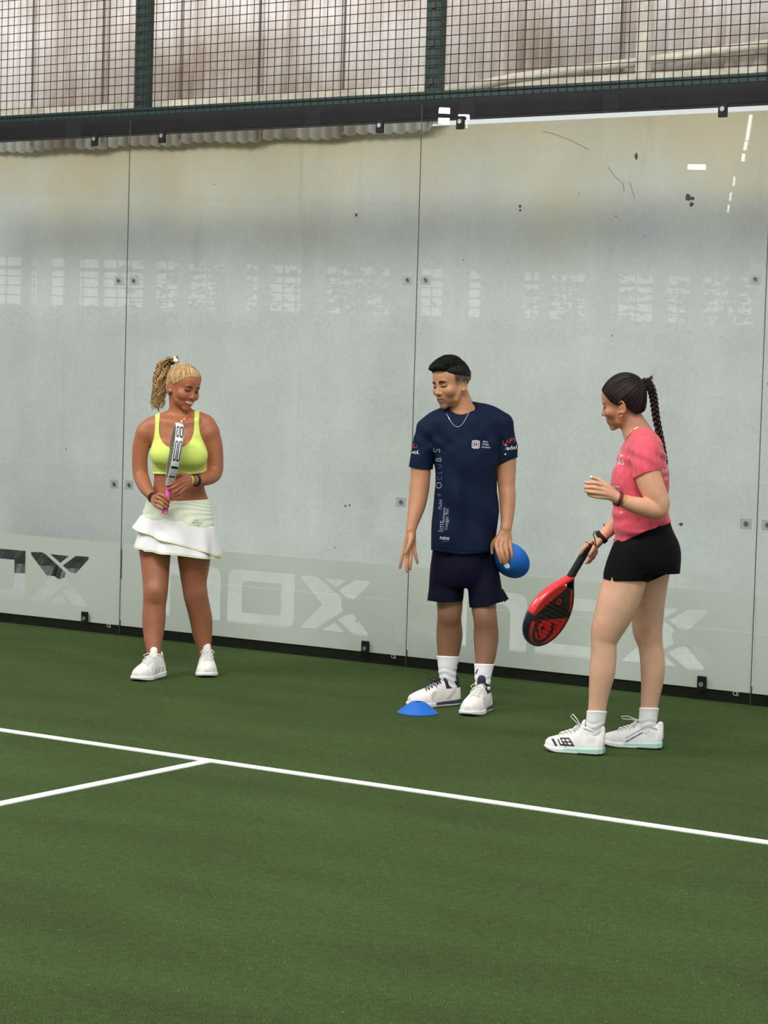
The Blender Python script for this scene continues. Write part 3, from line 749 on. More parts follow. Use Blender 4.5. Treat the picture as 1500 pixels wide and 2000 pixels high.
def face_tint(p, V, T, base, lips, brow, brow_y=2.35, lash=(40, 28, 22), stubble=0., mouth='closed', smile=0., shadow=None, eye_open=.12, brow_t=.36, brow_w=1.0, lash_t=.32):
    """paints lips, brows, lashes and beard shadow by their own place on the face (head centimetres)"""
    q = p.hl(V); x, y, z = q[:, 0], q[:, 1], q[:, 2]; ax = np.abs(x); near = (y > 4.) & (ax < 8) & (z > -12) & (z < 9)
    def blend(m_, col): 
        m_ = np.clip(m_, 0, 1)*near
        T[:] = T*(1-m_[:, None])+np.array(lin(col))*m_[:, None]
    cheek = np.exp(-(((ax-4.2)/1.8)**2+((z+2.8)/1.6)**2)); blend(cheek*.22, (200, 96, 74))
    if stubble: blend(stubble*np.clip((-4.2-z)/1.2, 0, 1)*np.clip((y-2)/3., 0, 1), (92, 76, 66))
    w = 2.45+.8*smile
    if mouth == 'smile':
        c = -6.1+.11*(ax**2)*.6; up_ = np.exp(-((z-(c+.98-.05*ax*ax))/.38)**4); lo_ = np.exp(-((z-(c-1.12+.11*ax*ax))/.46)**4); in_ = (ax < w*.98)
        blend(np.maximum(up_, lo_)*in_*.9, lips)
        blend((np.exp(-((z-(c+.08))/(.58-.07*ax))**6)*(ax < w*.74)), (244, 238, 228))
        blend(np.exp(-(((ax-w)/.3)**2+((z+5.25)/.5)**2))*.8, (90, 45, 35))
    else:
        m_ = np.exp(-(((ax/w)**2+((z+6.35)/.98)**2)**2)*1.4); blend(m_*.85*np.clip((y-6.6)/.5, 0, 1), lips)
        blend(np.exp(-((z+6.3)/.15)**2)*(ax < w*.9), (70, 36, 32))
    bz = brow_y-.14*(ax-3.0)**2+.02*ax; bt = brow_t*(1.15-.11*ax)*brow_w
    blend(np.clip(1.6-np.abs(z-bz)/bt, 0, 1)*np.clip((ax-1.0)/.4, 0, 1)*np.clip((5.2-ax)/.8, 0, 1), brow)
    # lash line, lid crease, a sliver of eye under the lowered lid
    lz = -.28-.09*(ax-3.1)**2*-1
    lm = np.clip((ax-1.4)/.3, 0, 1)*np.clip((5.0-ax)/.3, 0, 1)
    blend(np.exp(-((z-(lz-.16))/eye_open)**2)*lm*.9, (48, 34, 30))
    blend(np.exp(-(((ax-3.1)/2.0)**2+((z-.2)/1.1)**2))*.35, (110, 66, 50))
    blend(np.exp(-((z-lz)/lash_t)**2)*lm, lash)
    blend(np.exp(-((z-.72)/.16)**2)*lm*.45, (96, 58, 44))
    blend(np.exp(-(((ax-.62)/.38)**2+((z+4.0)/.3)**2))*.7*(y > 7.6), (70, 38, 32))
    return T

# ---------------------------------------------------------------- decals: real thin shapes laid on the surface they are printed on
def bvh_of(o):
    me = o.data; n = len(me.vertices); co = np.empty(n*3, np.float32); me.vertices.foreach_get('co', co); co = co.reshape(-1, 3)
    return BVHTree.FromPolygons([tuple(map(float, c)) for c in co], [tuple(q.vertices) for q in me.polygons])
def decal(name, p, bv, me, px, py, size, rot, material, parent, off=.0012, sx_=1., shear=0.):
    """me: flat mesh in unit coordinates; size px per unit; laid on the cloth under the given pixel"""
    import bmesh
    bm = bmesh.new(); bm.from_mesh(me); bmesh.ops.triangulate(bm, faces=bm.faces)
    mx = 2.2/max(size, 1e-6)*2
    for _ in range(3):
        E = [e for e in bm.edges if e.calc_length() > mx]
        if not E: break
        bmesh.ops.subdivide_edges(bm, edges=E, cuts=1)
        bmesh.ops.triangulate(bm, faces=[f for f in bm.faces if len(f.verts) > 3])
    c, s_ = math.cos(math.radians(rot)), math.sin(math.radians(rot)); bad = []
    o0 = Vector(p.loc(CAM))
    for v in bm.verts:
        x, y = v.co.x*size*sx_+shear*v.co.y*size, v.co.y*size; X = px+c*x-s_*y; Y = py-(s_*x+c*y)
        d = Vector((ray(X, Y)@HR, ray(X, Y)@HF, ray(X, Y)[2])).normalized(); hit = bv.ray_cast(o0, d)
        if hit[0] is None: bad.append(v); continue
        v.co = hit[0]+hit[1]*(off if hit[1].dot(d) < 0 else -off)
    bmesh.ops.delete(bm, geom=bad, context='VERTS')
    m2 = bpy.data.meshes.new(name); bm.to_mesh(m2); bm.free(); bpy.data.meshes.remove(me)
    return link(name, m2, material, parent)
def poly_sd(px, py, poly):
    """signed distance (px) to a polygon, negative inside"""
    P_ = np.array(poly, np.float32); d = np.full(np.broadcast(px, py).shape, 1e9, np.float32); ins = np.zeros(d.shape, bool)
    for i in range(len(P_)):
        a, b = P_[i-1], P_[i]; e = b-a; wx, wy = px-a[0], py-a[1]; t = np.clip((wx*e[0]+wy*e[1])/(e@e+1e-9), 0, 1)
        d = np.minimum(d, (wx-t*e[0])**2+(wy-t*e[1])**2)
        c = ((a[1] > py) != (b[1] > py)) & (px < (b[0]-a[0])*(py-a[1])/((b[1]-a[1]) if abs(b[1]-a[1]) > 1e-6 else 1e-6)+a[0]); ins ^= c
    return np.where(ins, -np.sqrt(d), np.sqrt(d))
def smooth_closed(P_, n=4):
    P_ = np.array(P_, float); out = []; k = len(P_)
    for i in range(k):
        a, b, c, d = P_[i-1], P_[i], P_[(i+1) % k], P_[(i+2) % k]
        for j in range(n):
            t = j/n; out.append(.5*((2*b)+(-a+c)*t+(2*a-5*b+4*c-d)*t*t+(-a+3*b-3*c+d)*t**3))
    return np.array(out)
def folds(specs):
    """cloth folds: list of (kx, ky, kz, phase, amplitude)"""
    def f(X, Y, Z):
        r_ = 0
        for kx, ky, kz, ph, am in specs: r_ = r_+am*np.sin(kx*X+ky*Y+kz*Z+ph+.8*np.sin(9*X+5*Y+7*Z+ph))
        return r_
    return f

# ---------------------------------------------------------------- shoes
def make_shoe(p, heel, toe, L, wid, mats, laces, ankle=.105, tintf=None, lace_loop=None, h=.0024, toe_spring=.010, hs=1.):
    """heel, toe: pixels on the floor. mats: upper, sole, lining"""
    a = p.loc(on_floor(*heel)); b = p.loc(on_floor(*toe)); f = b-a; f[2] = 0; f /= np.linalg.norm(f); sd = np.array([f[1], -f[0], 0]); w = wid/2
    A = Matrix(((sd[0], f[0], 0, a[0]), (sd[1], f[1], 0, a[1]), (0, 0, 1, .002), (0, 0, 0, 1)))
    def W_(x, y, z): return np.array([a[0]+sd[0]*x+f[0]*y, a[1]+sd[1]*x+f[1]*y, z+.002])
    def prof(y):     # outline half width and centre
        t = np.clip(y/L, 0, 1); hw = np.interp(t, [0, .06, .2, .4, .55, .72, .86, .95, 1], [.45, .70, .80, .76, .88, 1.0, .88, .62, .28])*w
        return hw, np.interp(t, [0, .3, .7, 1], [0, .0, .004, .010])*1.
    v = Vol((-w-.02, -.02, -.01), (w+.02, L+.02, ankle+.08), h)
    X, Y, Z = v.grids((slice(None),)*3); hw, cx = prof(Y)
    top = np.interp(np.clip(Y/L, 0, 1), [0, .08, .2, .30, .42, .55, .7, .85, .95, 1.0], [.080, .086, .082, .094, .100, .088, .072, .060, .052, .040]).astype(np.float32)*hs
    zz = np.maximum(Z-.015, 0)/(top-.015); ex = np.abs(X-cx)/hw; ff = (ex**2.4+zz**2.4)**(1/2.4); d = (ff-1)*np.minimum(hw, .04)
    d = np.maximum(d, np.maximum(-Y, Y-L)); d = np.maximum(d, .012-Z); v.put((slice(None),)*3, d.astype(np.float32), 0, 'u')
    v.seg((0, .05, .07), (0, .055, .092*hs), .033, .031, .012)              # collar
    v.seg((0, .092, .075), (0, .086, ankle*hs+.006), .026, .020, .012, flat=((0, 1, .3), 1.9))   # tongue
    v.seg((0, .012, .05), (0, .008, .104*hs), .018, .012, .012)             # heel tab
    v.seg((0, .056, .075), (0, .050, .20), .0265, .0275, .006, 's')      # ankle opening
    up = vol_mesh('upper', v, mats[0], None, tintf)
    root = empty('shoe'); root.parent = p.obj
    root.matrix_local = A; up.parent = root
    v2 = Vol((-w-.02, -.02, -.01), (w+.02, L+.03, .06), h); X, Y, Z = v2.grids((slice(None),)*3); hw, cx = prof(Y*.985)
    tz = np.interp(Y/L, [0, .15, .5, .8, 1.0], [.031, .028, .024, .022, .026]); bz = toe_spring*np.clip((Y/L-.72)/.28, 0, 1)**2+.004*np.clip((.08-Y/L)/.08, 0, 1)
    d = (np.abs(X-cx)-(hw+.004+.003*np.sin(Y*60)*0)); d = np.maximum(d, np.maximum(-.003-Y, Y-L-.003)); q = np.maximum(Z-tz, bz-Z)
    r_ = .006; d = np.sqrt(np.maximum(d+r_, 0)**2+np.maximum(q+r_, 0)**2)+np.minimum(np.maximum(d, q)+r_, 0)-r_
    v2.put((slice(None),)*3, d.astype(np.float32), 0, 'u'); so = vol_mesh('sole', v2, mats[1], None); so.parent = root
    # lining ring and laces
    b_ = MB(); b_.tube([(.028*math.cos(t), .052+.037*math.sin(t), .096*hs+.014*math.sin(t)+.004*math.cos(2*t)) for t in np.linspace(0, 2*PI, 20, endpoint=False)], .0062, 8, closed=True)
    o = b_.build('collar_lining', mats[2], root, smooth=True)
    b_ = MB()
    for k in range(5):
        y = L*(.43+.065*k); z = float(np.interp(y/L, [.42, .55, .7], [.103, .091, .077]))*hs; ww = .019+.001*k
        for q in (-1, 1): b_.tube([(q*ww, y-.004, z-.010), (q*ww*.6, y, z+.0005), (0, y+.003, z+.003), (-q*ww*.6, y+.011, z-.002), (-q*ww, y+.014, z-.013)], .0021, 5)
    for q in (-1, 1):      # bow
        b_.tube([(0, L*.42, .106*hs), (q*.02, L*.45, .114*hs), (q*.036, L*.49, .103*hs), (q*.030, L*.47, .094*hs), (0, L*.42, .104*hs)], .0019, 5)
        b_.tube([(0, L*.42, .106*hs), (q*.018, L*.50, .101*hs), (q*.034, L*.56, .080*hs)], .0019, 5)
    if lace_loop: b_.tube([tuple(q) for q in lace_loop], .0019, 5)
    b_.build('laces', laces, root, smooth=True)
    return root, A, up, so
def ankle_of(p, heel, toe, back=.052, z=.10):
    a = p.loc(on_floor(*heel)); b = p.loc(on_floor(*toe)); f = b-a; f /= np.linalg.norm(f); q = a+f*back; q[2] = z; return q
def strands(name, lines, r, material, parent, n=4, taper=True):
    b = MB()
    for L_ in lines:
        P_, _ = smooth_path(L_, 1, 3); m_ = len(P_); rr = [r*(1 if not taper else (1-.75*(i/(m_-1))**3)) for i in range(m_)]; b.tube(P_, rr, n, cap=False)
    return b.build(name, material, parent, smooth=True)
def head_hair(p, name, material, parent, region, thick=.5, groove=None, h=.0025, extra=None, tintf=None):
    """hair shell: inflated skull cut by region(x, y, z) in head centimetres (negative = hair)"""
    lo = p.ho-.15; hi = p.ho+.17; v = Vol(lo, hi, h); pv, p.v = p.v, v
    p.hell((0, -1.6, 3.2), (7.5+thick, 9.1+thick, 8.0+thick), 1); p.hell((0, 1.6, 3.6), (6.7+thick, 6.6+thick*.8, 6.3+thick), 2); p.hell((0, -2.5, -1.5), (6.6+thick*.6, 7.0+thick, 7.0), 2)
    if extra: extra()
    X, Y, Z = v.grids((slice(None),)*3); q = [((X-p.ho[0])*p.hR[0, i]+(Y-p.ho[1])*p.hR[1, i]+(Z-p.ho[2])*p.hR[2, i])/p.hs for i in range(3)]
    D = v.D
    if groove is not None: D = D+groove(*q)*p.hs
    r_ = region(*q)*p.hs; v.D = (-smin(-D, -r_, .004)).astype(np.float32); p.v = pv
    return vol_mesh(name, v, material, parent, tintf)
# ================================================================ people
M_laces_white = mat('white_laces', (236, 236, 232), .8)
M_laces_dark = mat('navy_laces', (34, 38, 52), .8)
def skin(name, noise=.06): return mat(name, (200, 150, 120), .48, sss=.06, attr=True, noise=(30, noise), bump=(300, .12, .002), spec=.45)
def flat_tint(V, rgb): return np.tile(np.array(lin(rgb)), (len(V), 1))
def finish_body(p, name, D, material, tint, label, parent_none=None):
    V, Q = surface(D, p.v.lo, p.v.h); o = np_mesh(name, V, Q, material, None, tint(V)); o.matrix_world = p.M; tag(o, label, 'person'); p.obj = o; return o
def fingers(p, F_, k=.0022, k0=.008):
    for L_ in F_: p.limb(L_, k=k, k0=k0, n=3)
def legd(dh, da, y0, y1, L):
    """fill in the depth of leg points between hip and ankle"""
    return [(a, b, dh+(da-dh)*min(1, max(0, (b-y0)/(y1-y0)))+(c if c else 0), r_) for a, b, c, r_ in L]

# ---------------------------------------------------------------- woman in the lime top
hR_, tR_ = (314, 1320), (263, 1333); hL_, tL_ = (401, 1311), (408, 1327)
base = (on_floor(*hR_)+on_floor(*hL_))/2
A1 = Person(base); p = A1
ar = ankle_of(p, hR_, tR_); al = ankle_of(p, hL_, tL_)
p.v = Vol((p.P(238, 1000)[0], -.31, -.0), (p.P(448, 1000)[0], .22, p.P(350, 690)[2]), p.h)
v = p.v
v.loft(p.stations([(812, 318, 384, 0, .055), (824, 298, 400, 0, .075), (840, 291, 408, .0, .088), (862, 294, 405, .005, .098), (890, 297, 403, .005, .10), (922, 301, 402, .0, .088), (948, 300, 399, 0, .083),
    (976, 291, 407, 0, .095), (1005, 282, 412, -.005, .112), (1035, 276, 415, -.01, .122), (1062, 276, 416, -.01, .118)]), .02, rr=.02)
p.limb([(347, 770, -.01, 17.5), (350, 790, -.008, 19), (351, 806, -.01, 20), (351, 824, -.01, 23)], .02)                               # neck
p.limb([(344, 811, -.01, 12), (312, 822, -.005, 13), (291, 832, 0, 15), (283, 846, 0, 15.5)], .03)         # shoulders
p.limb([(358, 809, -.01, 12), (385, 816, -.005, 13), (404, 826, 0, 15), (411, 842, 0, 15.5)], .03)
for x, y in ((320, 887), (379, 889)):
    v.ell(p.P(x, y, .085), (.066, .062, .060), .025)
for q in (-1, 1): v.seg(p.P(350+q*6, 827, .072), p.P(350+q*34, 821, .052), .007, .004, .03)                # collar bones
v.seg(p.P(349, 968, .086), p.P(349, 969, .084), .006, .005, .008, 's')
LR = legd(-.01, -ar[1], 1060, 1290, [(303, 1055, 0, 34), (303, 1080, 0, 30.5), (303.5, 1105, .004, 27.8), (304, 1135, .008, 25.4), (303.5, 1160, .012, 23.8), (301.5, 1184, .0, 22.4), (300.5, 1210, -.012, 22.8), (300, 1232, -.015, 20.5), (299.5, 1254, -.008, 17), (301, 1276, 0, 13.6), (302.5, 1294, 0, 12.4), (303, 1312, 0, 13)])
LL = legd(-.01, -al[1], 1060, 1290, [(381, 1055, 0, 34), (379, 1085, 0, 32.5), (379, 1110, .004, 29), (379, 1137, .008, 24.8), (383, 1166, .012, 23.4), (388.5, 1190, .0, 22.6), (393, 1212, -.012, 22.0), (395.5, 1240, -.012, 18.8), (398.5, 1262, -.004, 14.2), (401, 1281, 0, 12.4), (402, 1300, 0, 13)])
p.limb(LR, .022); p.limb(LL, .022)
for x, y, dd in ((304, 1158, -ar[1]*.55+.020), (382, 1163, -al[1]*.55+.020)): v.ell(p.P(x, y, dd), (.036, .026, .040), .035)
for hh, tt in ((hR_, tR_), (hL_, tL_)):
    a_ = p.loc(on_floor(*hh)); b_ = p.loc(on_floor(*tt)); f_ = (b_-a_)/np.linalg.norm(b_-a_)
    v.seg(a_+f_*.04+(0, 0, .045), a_+f_*.19+(0, 0, .035), .019, .016, .02)
torso = v.D.copy()
p.limb([(283, 846, 0, 17), (276, 868, -.005, 16.5), (273, 896, -.005, 15.2), (274, 922, .0, 15.2), (277, 935, .02, 14.8), (285, 953, .09, 12.8), (294, 966, .15, 9.8), (300, 973, .18, 8.6)], .02)
p.limb([(411, 846, 0, 17), (418, 868, -.005, 16.5), (421, 896, -.005, 15.2), (420, 918, .0, 15.4), (414, 930, .03, 14.4), (398, 937, .10, 12), (384, 938, .15, 9.8), (374, 938, .175, 8.8)], .02)
RK = .235
fingers(p, [[(300, 973, .185, 7), (306, 969, .215, 4.6), (311, 965.5, .244, 3.8), (320, 969, .262, 3.5), (328, 976, .262, 3.2), (331, 981, .255, 2.8)],
            [(300, 974, .185, 7), (305, 974, .222, 4.6), (308, 972, .250, 3.8), (318, 977, .264, 3.5), (326, 984, .262, 3.2), (329.5, 988, .255, 2.8)],
            [(300, 975, .185, 7), (303, 979, .222, 4.6), (305, 979, .250, 3.8), (314, 984, .263, 3.4), (323, 990, .262, 3.1), (327, 993, .255, 2.7)],
            [(300, 976, .185, 7), (301, 983, .220, 4.2), (302.5, 986, .246, 3.5), (309, 990.5, .260, 3.1), (315, 994, .260, 2.9), (319, 996.5, .255, 2.5)],
            [(301, 971, .185, 6), (310, 968, .205, 4.6), (322, 969, .205, 4), (331, 972, .215, 3.6), (337, 977, .226, 3.0)]])
fingers(p, [[(374, 936, .175, 7), (361, 934, .20, 5), (349, 938, .235, 4), (339, 943.5, .258, 3.6), (331, 947, .264, 3.3), (325.5, 949, .258, 2.8)],
            [(374, 938, .175, 7), (362, 940, .21, 5), (351, 944, .243, 4), (342, 950, .262, 3.6), (334, 953.5, .264, 3.2), (329, 955.5, .258, 2.8)],
            [(374, 940, .175, 7), (363, 946, .21, 5), (354, 951, .240, 3.9), (346, 957.5, .258, 3.5), (339, 961.5, .260, 3.1), (334.5, 964, .252, 2.7)],
            [(375, 942, .175, 6), (365, 950, .205, 4.6), (358, 956, .232, 3.6), (351, 963, .245, 3.1), (345, 967.5, .245, 2.8), (341, 970, .24, 2.4)],
            [(374, 935, .175, 6), (364, 929, .19, 5), (353, 927, .20, 4.1), (343, 929.5, .205, 3.6), (338, 933, .205, 3.0)]])
p.head_frame(358.5, 755, .025, 45, 17, 6, .99)
build_head(p, mouth='smile', smile=1.)
SK1 = skin('tanned_skin')
def tint1(V):
    T = flat_tint(V, (166, 101, 68)); px, py = p.pix(V); q = p.hl(V)
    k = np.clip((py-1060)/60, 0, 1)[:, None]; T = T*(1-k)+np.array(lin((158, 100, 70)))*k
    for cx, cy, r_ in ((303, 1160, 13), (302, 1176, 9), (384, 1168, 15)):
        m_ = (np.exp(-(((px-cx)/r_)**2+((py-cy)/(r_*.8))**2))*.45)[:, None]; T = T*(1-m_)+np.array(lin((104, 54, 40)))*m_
    m_ = (np.exp(-(((px-334)/5)**2+((py-975)/6)**2)))[:, None]*0; T = T*(1-m_)
    return face_tint(p, V, T, None, (150, 62, 60), (66, 42, 30), 2.1, mouth='smile', smile=1., eye_open=.3, brow_w=1.35, lash_t=.46)
finish_body(p, 'person', v.D, SK1, tint1, 'person in lime sports bra and white ruffled skirt holding a white racket upright')
W1 = p.obj
# sports bra
sl = v.box(p.P(284, 930, .25)-.02, p.P(414, 798, -.25)+.02); sl = (sl[0], slice(0, v.n[1]), sl[2])
gx, gy = p.pixgrid(sl); sc = p.sc(.05)
bra = torso[sl]-.0045
X, Y, Z = v.grids(sl)
c = p.P(350, 893, .115); bridge = np.sqrt(((X-c[0])/.085)**2+((Y-c[1])/.038)**2+((Z-c[2])/.045)**2); bra = smin(bra, ((bridge-1)*.036).astype(np.float32), .03)
poly = smooth_closed([(304, 800), (303, 830), (301, 852), (296, 870), (290, 888), (291, 904), (298, 920), (330, 925), (370, 925), (404, 917), (408, 900), (406, 885), (400, 868), (392, 850), (389, 830), (389, 800), (380, 800), (379.5, 832), (377, 850), (368, 866), (350, 875), (330, 873), (318, 864), (311.5, 848), (311, 830), (312.5, 800)], 4)
bra = -smin(-bra, -(poly_sd(gx, gy, poly)*sc).astype(np.float32), .004)
M_lime = mat('lime_fabric', (214, 236, 112), .75, noise=(300, .04), bump=(700, .25, .001), sheen=.2)
M_lime_l = mat('pale_lime_trim', (236, 248, 160), .75)
bra_o = clothes('sports_bra', v, bra, sl, M_lime, W1)
band = torso[sl]-.0065; band = smin(band, ((bridge-1)*.036-.002).astype(np.float32), .03)
poly = [(286, 916.5), (300, 921.5), (330, 922.5), (370, 922.5), (396, 919), (408, 913), (408, 918), (396, 924), (370, 927), (330, 927), (300, 926), (286, 920)]
band = -smin(-band, -(poly_sd(gx, gy, poly)*sc).astype(np.float32), .002)
clothes('hem_band', v, band, sl, M_lime_l, bra_o)
# skirt: yoke, two ruffled tiers with lime edging
M_yoke = mat('pale_lime_stretch_fabric', (232, 242, 216), .7, noise=(18, .03, (1, 1, 6)), sheen=.1)
M_skirt = mat('white_ruffle_fabric', (240, 238, 238), .8, noise=(40, .02), sheen=.1)
skirt = empty('skirt'); skirt.parent = W1
sl = v.box(p.P(262, 1042, .25)-.02, p.P(428, 962, -.25)+.02); sl = (sl[0], slice(0, v.n[1]), sl[2]); gx, gy = p.pixgrid(sl)
X, Y, Z = v.grids(sl)
yk = torso[sl]-.006-.0009*np.sin(Z*260+9*np.sin(X*9+Z*20)+12*X)*np.clip((gy-970)/20, 0, 1)
poly = [(270, 978.5), (300, 976), (350, 979), (412, 975), (420, 1000), (420, 1034), (360, 1029), (318, 1021), (262, 1010)]
yk = -smin(-yk, -(poly_sd(gx, gy, poly)*sc).astype(np.float32), .003)
clothes('yoke', v, yk, sl, M_yoke, skirt)
def tier(name, top, bot, r0, r1, amp, ph, nf, thick=.0022):
    """ruffled ring of cloth; top/bot: functions of x-angle giving (px y); r0, r1: half widths px at top and hem"""
    nth, nz = 260, 16; V = []; Fc = []; edge = []
    for i in range(nth):
        th = 2*PI*i/nth; c_, s_ = math.cos(th), math.sin(th)
        for j in range(nz+1):
            t = j/nz; rad = r0+(r1-r0)*t**.85; wob = amp*(t**1.3)*(math.sin(nf*th+ph)+.45*math.sin(nf*1.7*th+2*ph+.6*t))
            x = 347.5-4*t+c_*(rad+wob*.55); yy = top(c_)+(bot(c_, th)-top(c_))*t; q = p.P(x, yy, 0.); dp = (.128+.02*t)/((r0+6)*p.sc())
            q[1] = -s_*(rad+wob)*p.sc()*dp*1.0-(-.005); V.append(q)
        edge.append(V[-1])
    for i in range(nth):
        for j in range(nz): a = i*(nz+1)+j; b_ = ((i+1) % nth)*(nz+1)+j; Fc.append((a, b_, b_+1, a+1))
    b = MB(); b.add(V, Fc); o = b.build(name, M_skirt, skirt, smooth=True); m_ = o.modifiers.new('t', 'SOLIDIFY'); m_.thickness = thick; m_.offset = 0
    b = MB(); b.tube(edge, .0020, 6, closed=True); b.build('hem_edging', M_lime_l, o, smooth=True)
    return o
seam = lambda c_: 1017+11*c_
tier('lower_tier', lambda c_: 1012+11*c_, lambda c_, th: 1079+8*c_+5*(c_-.1)*(c_ > .1)-3*(c_ < -.7), 66, 82, 8, 2.0, 7)
tier('upper_tier', seam, lambda c_, th: 1057+30*c_-2.5*math.sin(3*c_), 71.5, 85, 8, 2.0, 7)
b = MB(); 
for (x0, x1, y) in ((382, 391, 1013.5), (379, 386, 1018.5), (388, 397, 1019), (386, 394, 1024)):
    P_ = []
    for k in range(9):
        x = x0+(x1-x0)*k/8; q = p.P(x, y+1.1*math.sin(k*2.2), 0); d0 = ray(x, y+1.1*math.sin(k*2.2)); P_.append(q)
    bvy = None
    P2 = []
    for q in P_:
        q = q.copy(); u = np.clip((q[0]-p.P(347, y)[0])/(66*p.sc()), -1, 1); q[1] = -.128*math.sqrt(1-u*u)-.006; P2.append(q)
    b.tube(P2, .0011, 4)
b.build('small_script_print', mat('grey_thread', (110, 112, 112), .6), skirt)
# shoes
M_shoe_w = mat('white_knit_upper', (236, 233, 226), .7, attr=True, bump=(420, .3, .0012)); M_sole_w = mat('white_rubber_sole', (238, 238, 240), .5); M_line_w = mat('white_lining', (226, 226, 226), .8)
def st1(V):
    T = flat_tint(V, (238, 235, 229)); m_ = ((np.abs(V[:, 0]) > .03) & (V[:, 2] < .055) & (V[:, 1] > .05) & (V[:, 1] < .16) & (np.sin(V[:, 1]*160+V[:, 2]*120) > .35)); T[m_] = lin((176, 176, 182))
    return T
s_, A_, u_, so_ = make_shoe(p, hR_, tR_, .262, .104, (M_shoe_w, M_sole_w, M_line_w), M_laces_white, .118, st1, hs=1.1)
s_['label'] = 'white trainer pointing left'
s_, A_, u_, so_ = make_shoe(p, hL_, tL_, .262, .108, (M_shoe_w, M_sole_w, M_line_w), M_laces_white, .118, st1, hs=1.1)
s_['label'] = 'white trainer pointing at the camera'
# hair
M_blonde = mat('blonde_hair', (176, 140, 88), .45, noise=(60, .25), bump=(160, .3, .002)); M_blonde_l = mat('light_blonde_hair', (226, 196, 140), .4, noise=(60, .15)); M_blonde_d = mat('dark_blonde_roots', (112, 80, 48), .5, noise=(60, .2))
def region1(x, y, z):
    yl = np.interp(z, [-8, -4, -1.5, .3, 2, 4, 5.6, 6.8, 7.6, 12], [-4, -3.2, -2.0, .2, 2.6, 4.4, 5.4, 6.3, 7.6, 30]); return np.maximum(y-yl, -6.5-z)
hair = empty('hair'); hair.parent = W1
cap1 = head_hair(p, 'scalp_hair', M_blonde, hair, region1, .22)
ct = np.array((0, -1.6, 3.0)); pony = np.array((0, -6.0, 11.2)); rn = random.Random(11)
def comb_lines(p, pony, n, hairline, lift, wave, seed, cap=None, cut=False):
    bvc = bvh_of(cap)
    rn = random.Random(seed); out = []; dp = pony-ct; dpn = dp/np.linalg.norm(dp)
    for _ in range(n):
        a = rn.uniform(-1, 1); zc = rn.uniform(-5.5, 7.2); y0 = float(np.interp(zc, hairline[0], hairline[1]))-.1-rn.random()**2*5; 
        if zc > 6 or rn.random() < .3: zc = 6.4+rn.uniform(0, .8); xs = rn.uniform(-4.5, 4.5)
        else: xs = math.copysign(7.6*math.sqrt(max(.03, 1-((y0+1.6)/9.4)**2-((zc-3)/8.3)**2)), a)
        d0 = np.array((xs, y0+1.6, zc-3.0)); d0 = d0/np.linalg.norm(d0); pts = []
        om = math.acos(max(-1, min(1, d0@dpn))); ph = rn.uniform(0, 6.28); lr = rn.random()
        for j in range(9):
            t = j/8; d = (math.sin((1-t)*om)*d0+math.sin(t*om)*dpn)/max(math.sin(om), 1e-3)
            R_ = 1/math.sqrt((d[0]/7.98)**2+(d[1]/9.6)**2+(d[2]/8.5)**2)
            if d[1] > 0: R_ *= 1+.0*d[1]
            w_ = wave*math.sin(6*t+ph)*min(1, 4*t*(1-t)); q = ct+d*R_+np.array((w_*.3, w_, w_*.5)); a_ = np.array(p.H(*q)); c_ = np.array(p.H(*ct)); dd = (a_-c_)/np.linalg.norm(a_-c_)
            h_ = bvc.ray_cast(Vector(c_+dd*.2), Vector(-dd), .13)
            if h_[0] is None and cut: break
            pts.append(np.array(h_[0])+dd*(.0002+.0016*math.sin(PI*t)*lr) if h_[0] is not None else a_)
        if len(pts) > 2: out.append(pts)
    return out
HL1 = ([-8, -4, -1.5, .3, 2, 4, 5.6, 6.8, 7.6], [-4, -3.2, -2.0, .2, 2.6, 4.4, 5.4, 6.3, 7.0])
CL = comb_lines(p, pony, 950, HL1, .06, .6, 4, cap1)
strands('combed_strands', CL[:560], .0015, M_blonde, hair); strands('highlight_strands', CL[560:800], .0014, M_blonde_l, hair); strands('root_strands', CL[800:], .0014, M_blonde_d, hair)
b = MB()
path = np.array([p.P(346, 708, -.01), p.P(336, 700, -.03), p.P(326, 703, -.045), p.P(318, 718, -.05), p.P(314, 740, -.05), p.P(311, 765, -.045), p.P(308, 785, -.04), p.P(310, 803, -.035)])
def tail(path, n, rad, seed, amp, turns):
    rn = random.Random(seed); out = []; Pp, _ = smooth_path(path, 1, 6); m_ = len(Pp)
    for _ in range(n):
        a = rn.uniform(0, 2*PI); r0 = rad*math.sqrt(rn.random()); tn = turns*rn.uniform(.7, 1.3); ph = rn.uniform(0, 6.28); end = rn.uniform(.7, 1.0); L_ = []; sg = rn.choice((-1, 1)); am = amp*rn.uniform(.5, 1.5); q1 = rn.uniform(0, 6.28)
        for i in range(int(m_*end)):
            t = i/(m_-1); env = min(1, .35+3*t)*(1 if t < .8 else 1-1.2*(t-.8)); ang = a+.3*math.sin(5*t+ph)
            x = r0*env*math.cos(ang)+am*min(1, 4*t)*math.sin(sg*tn*2*PI*t+ph+1.2*math.sin(4*t+q1)); y = r0*env*math.sin(ang)+am*min(1, 4*t)*math.cos(sg*tn*2*PI*t+ph+1.2*math.sin(4*t+q1))
            L_.append(Pp[i]+np.array((x, y, .3*x)))
        out.append(L_)
    return out
b = MB(); _P, _R = smooth_path(path, [.004, .007, .012, .018, .019, .016, .009, .003], 5); b.tube(_P, _R, 12); b.build('ponytail_core', M_blonde_d, hair, smooth=True)
TL = tail(path, 330, .032, 8, .010, 5)
strands('curly_ponytail', TL[:170], .0023, M_blonde, hair); strands('curly_ponytail_highlights', TL[170:265], .0022, M_blonde_l, hair); strands('curly_ponytail_lowlights', TL[265:], .0022, M_blonde_d, hair)
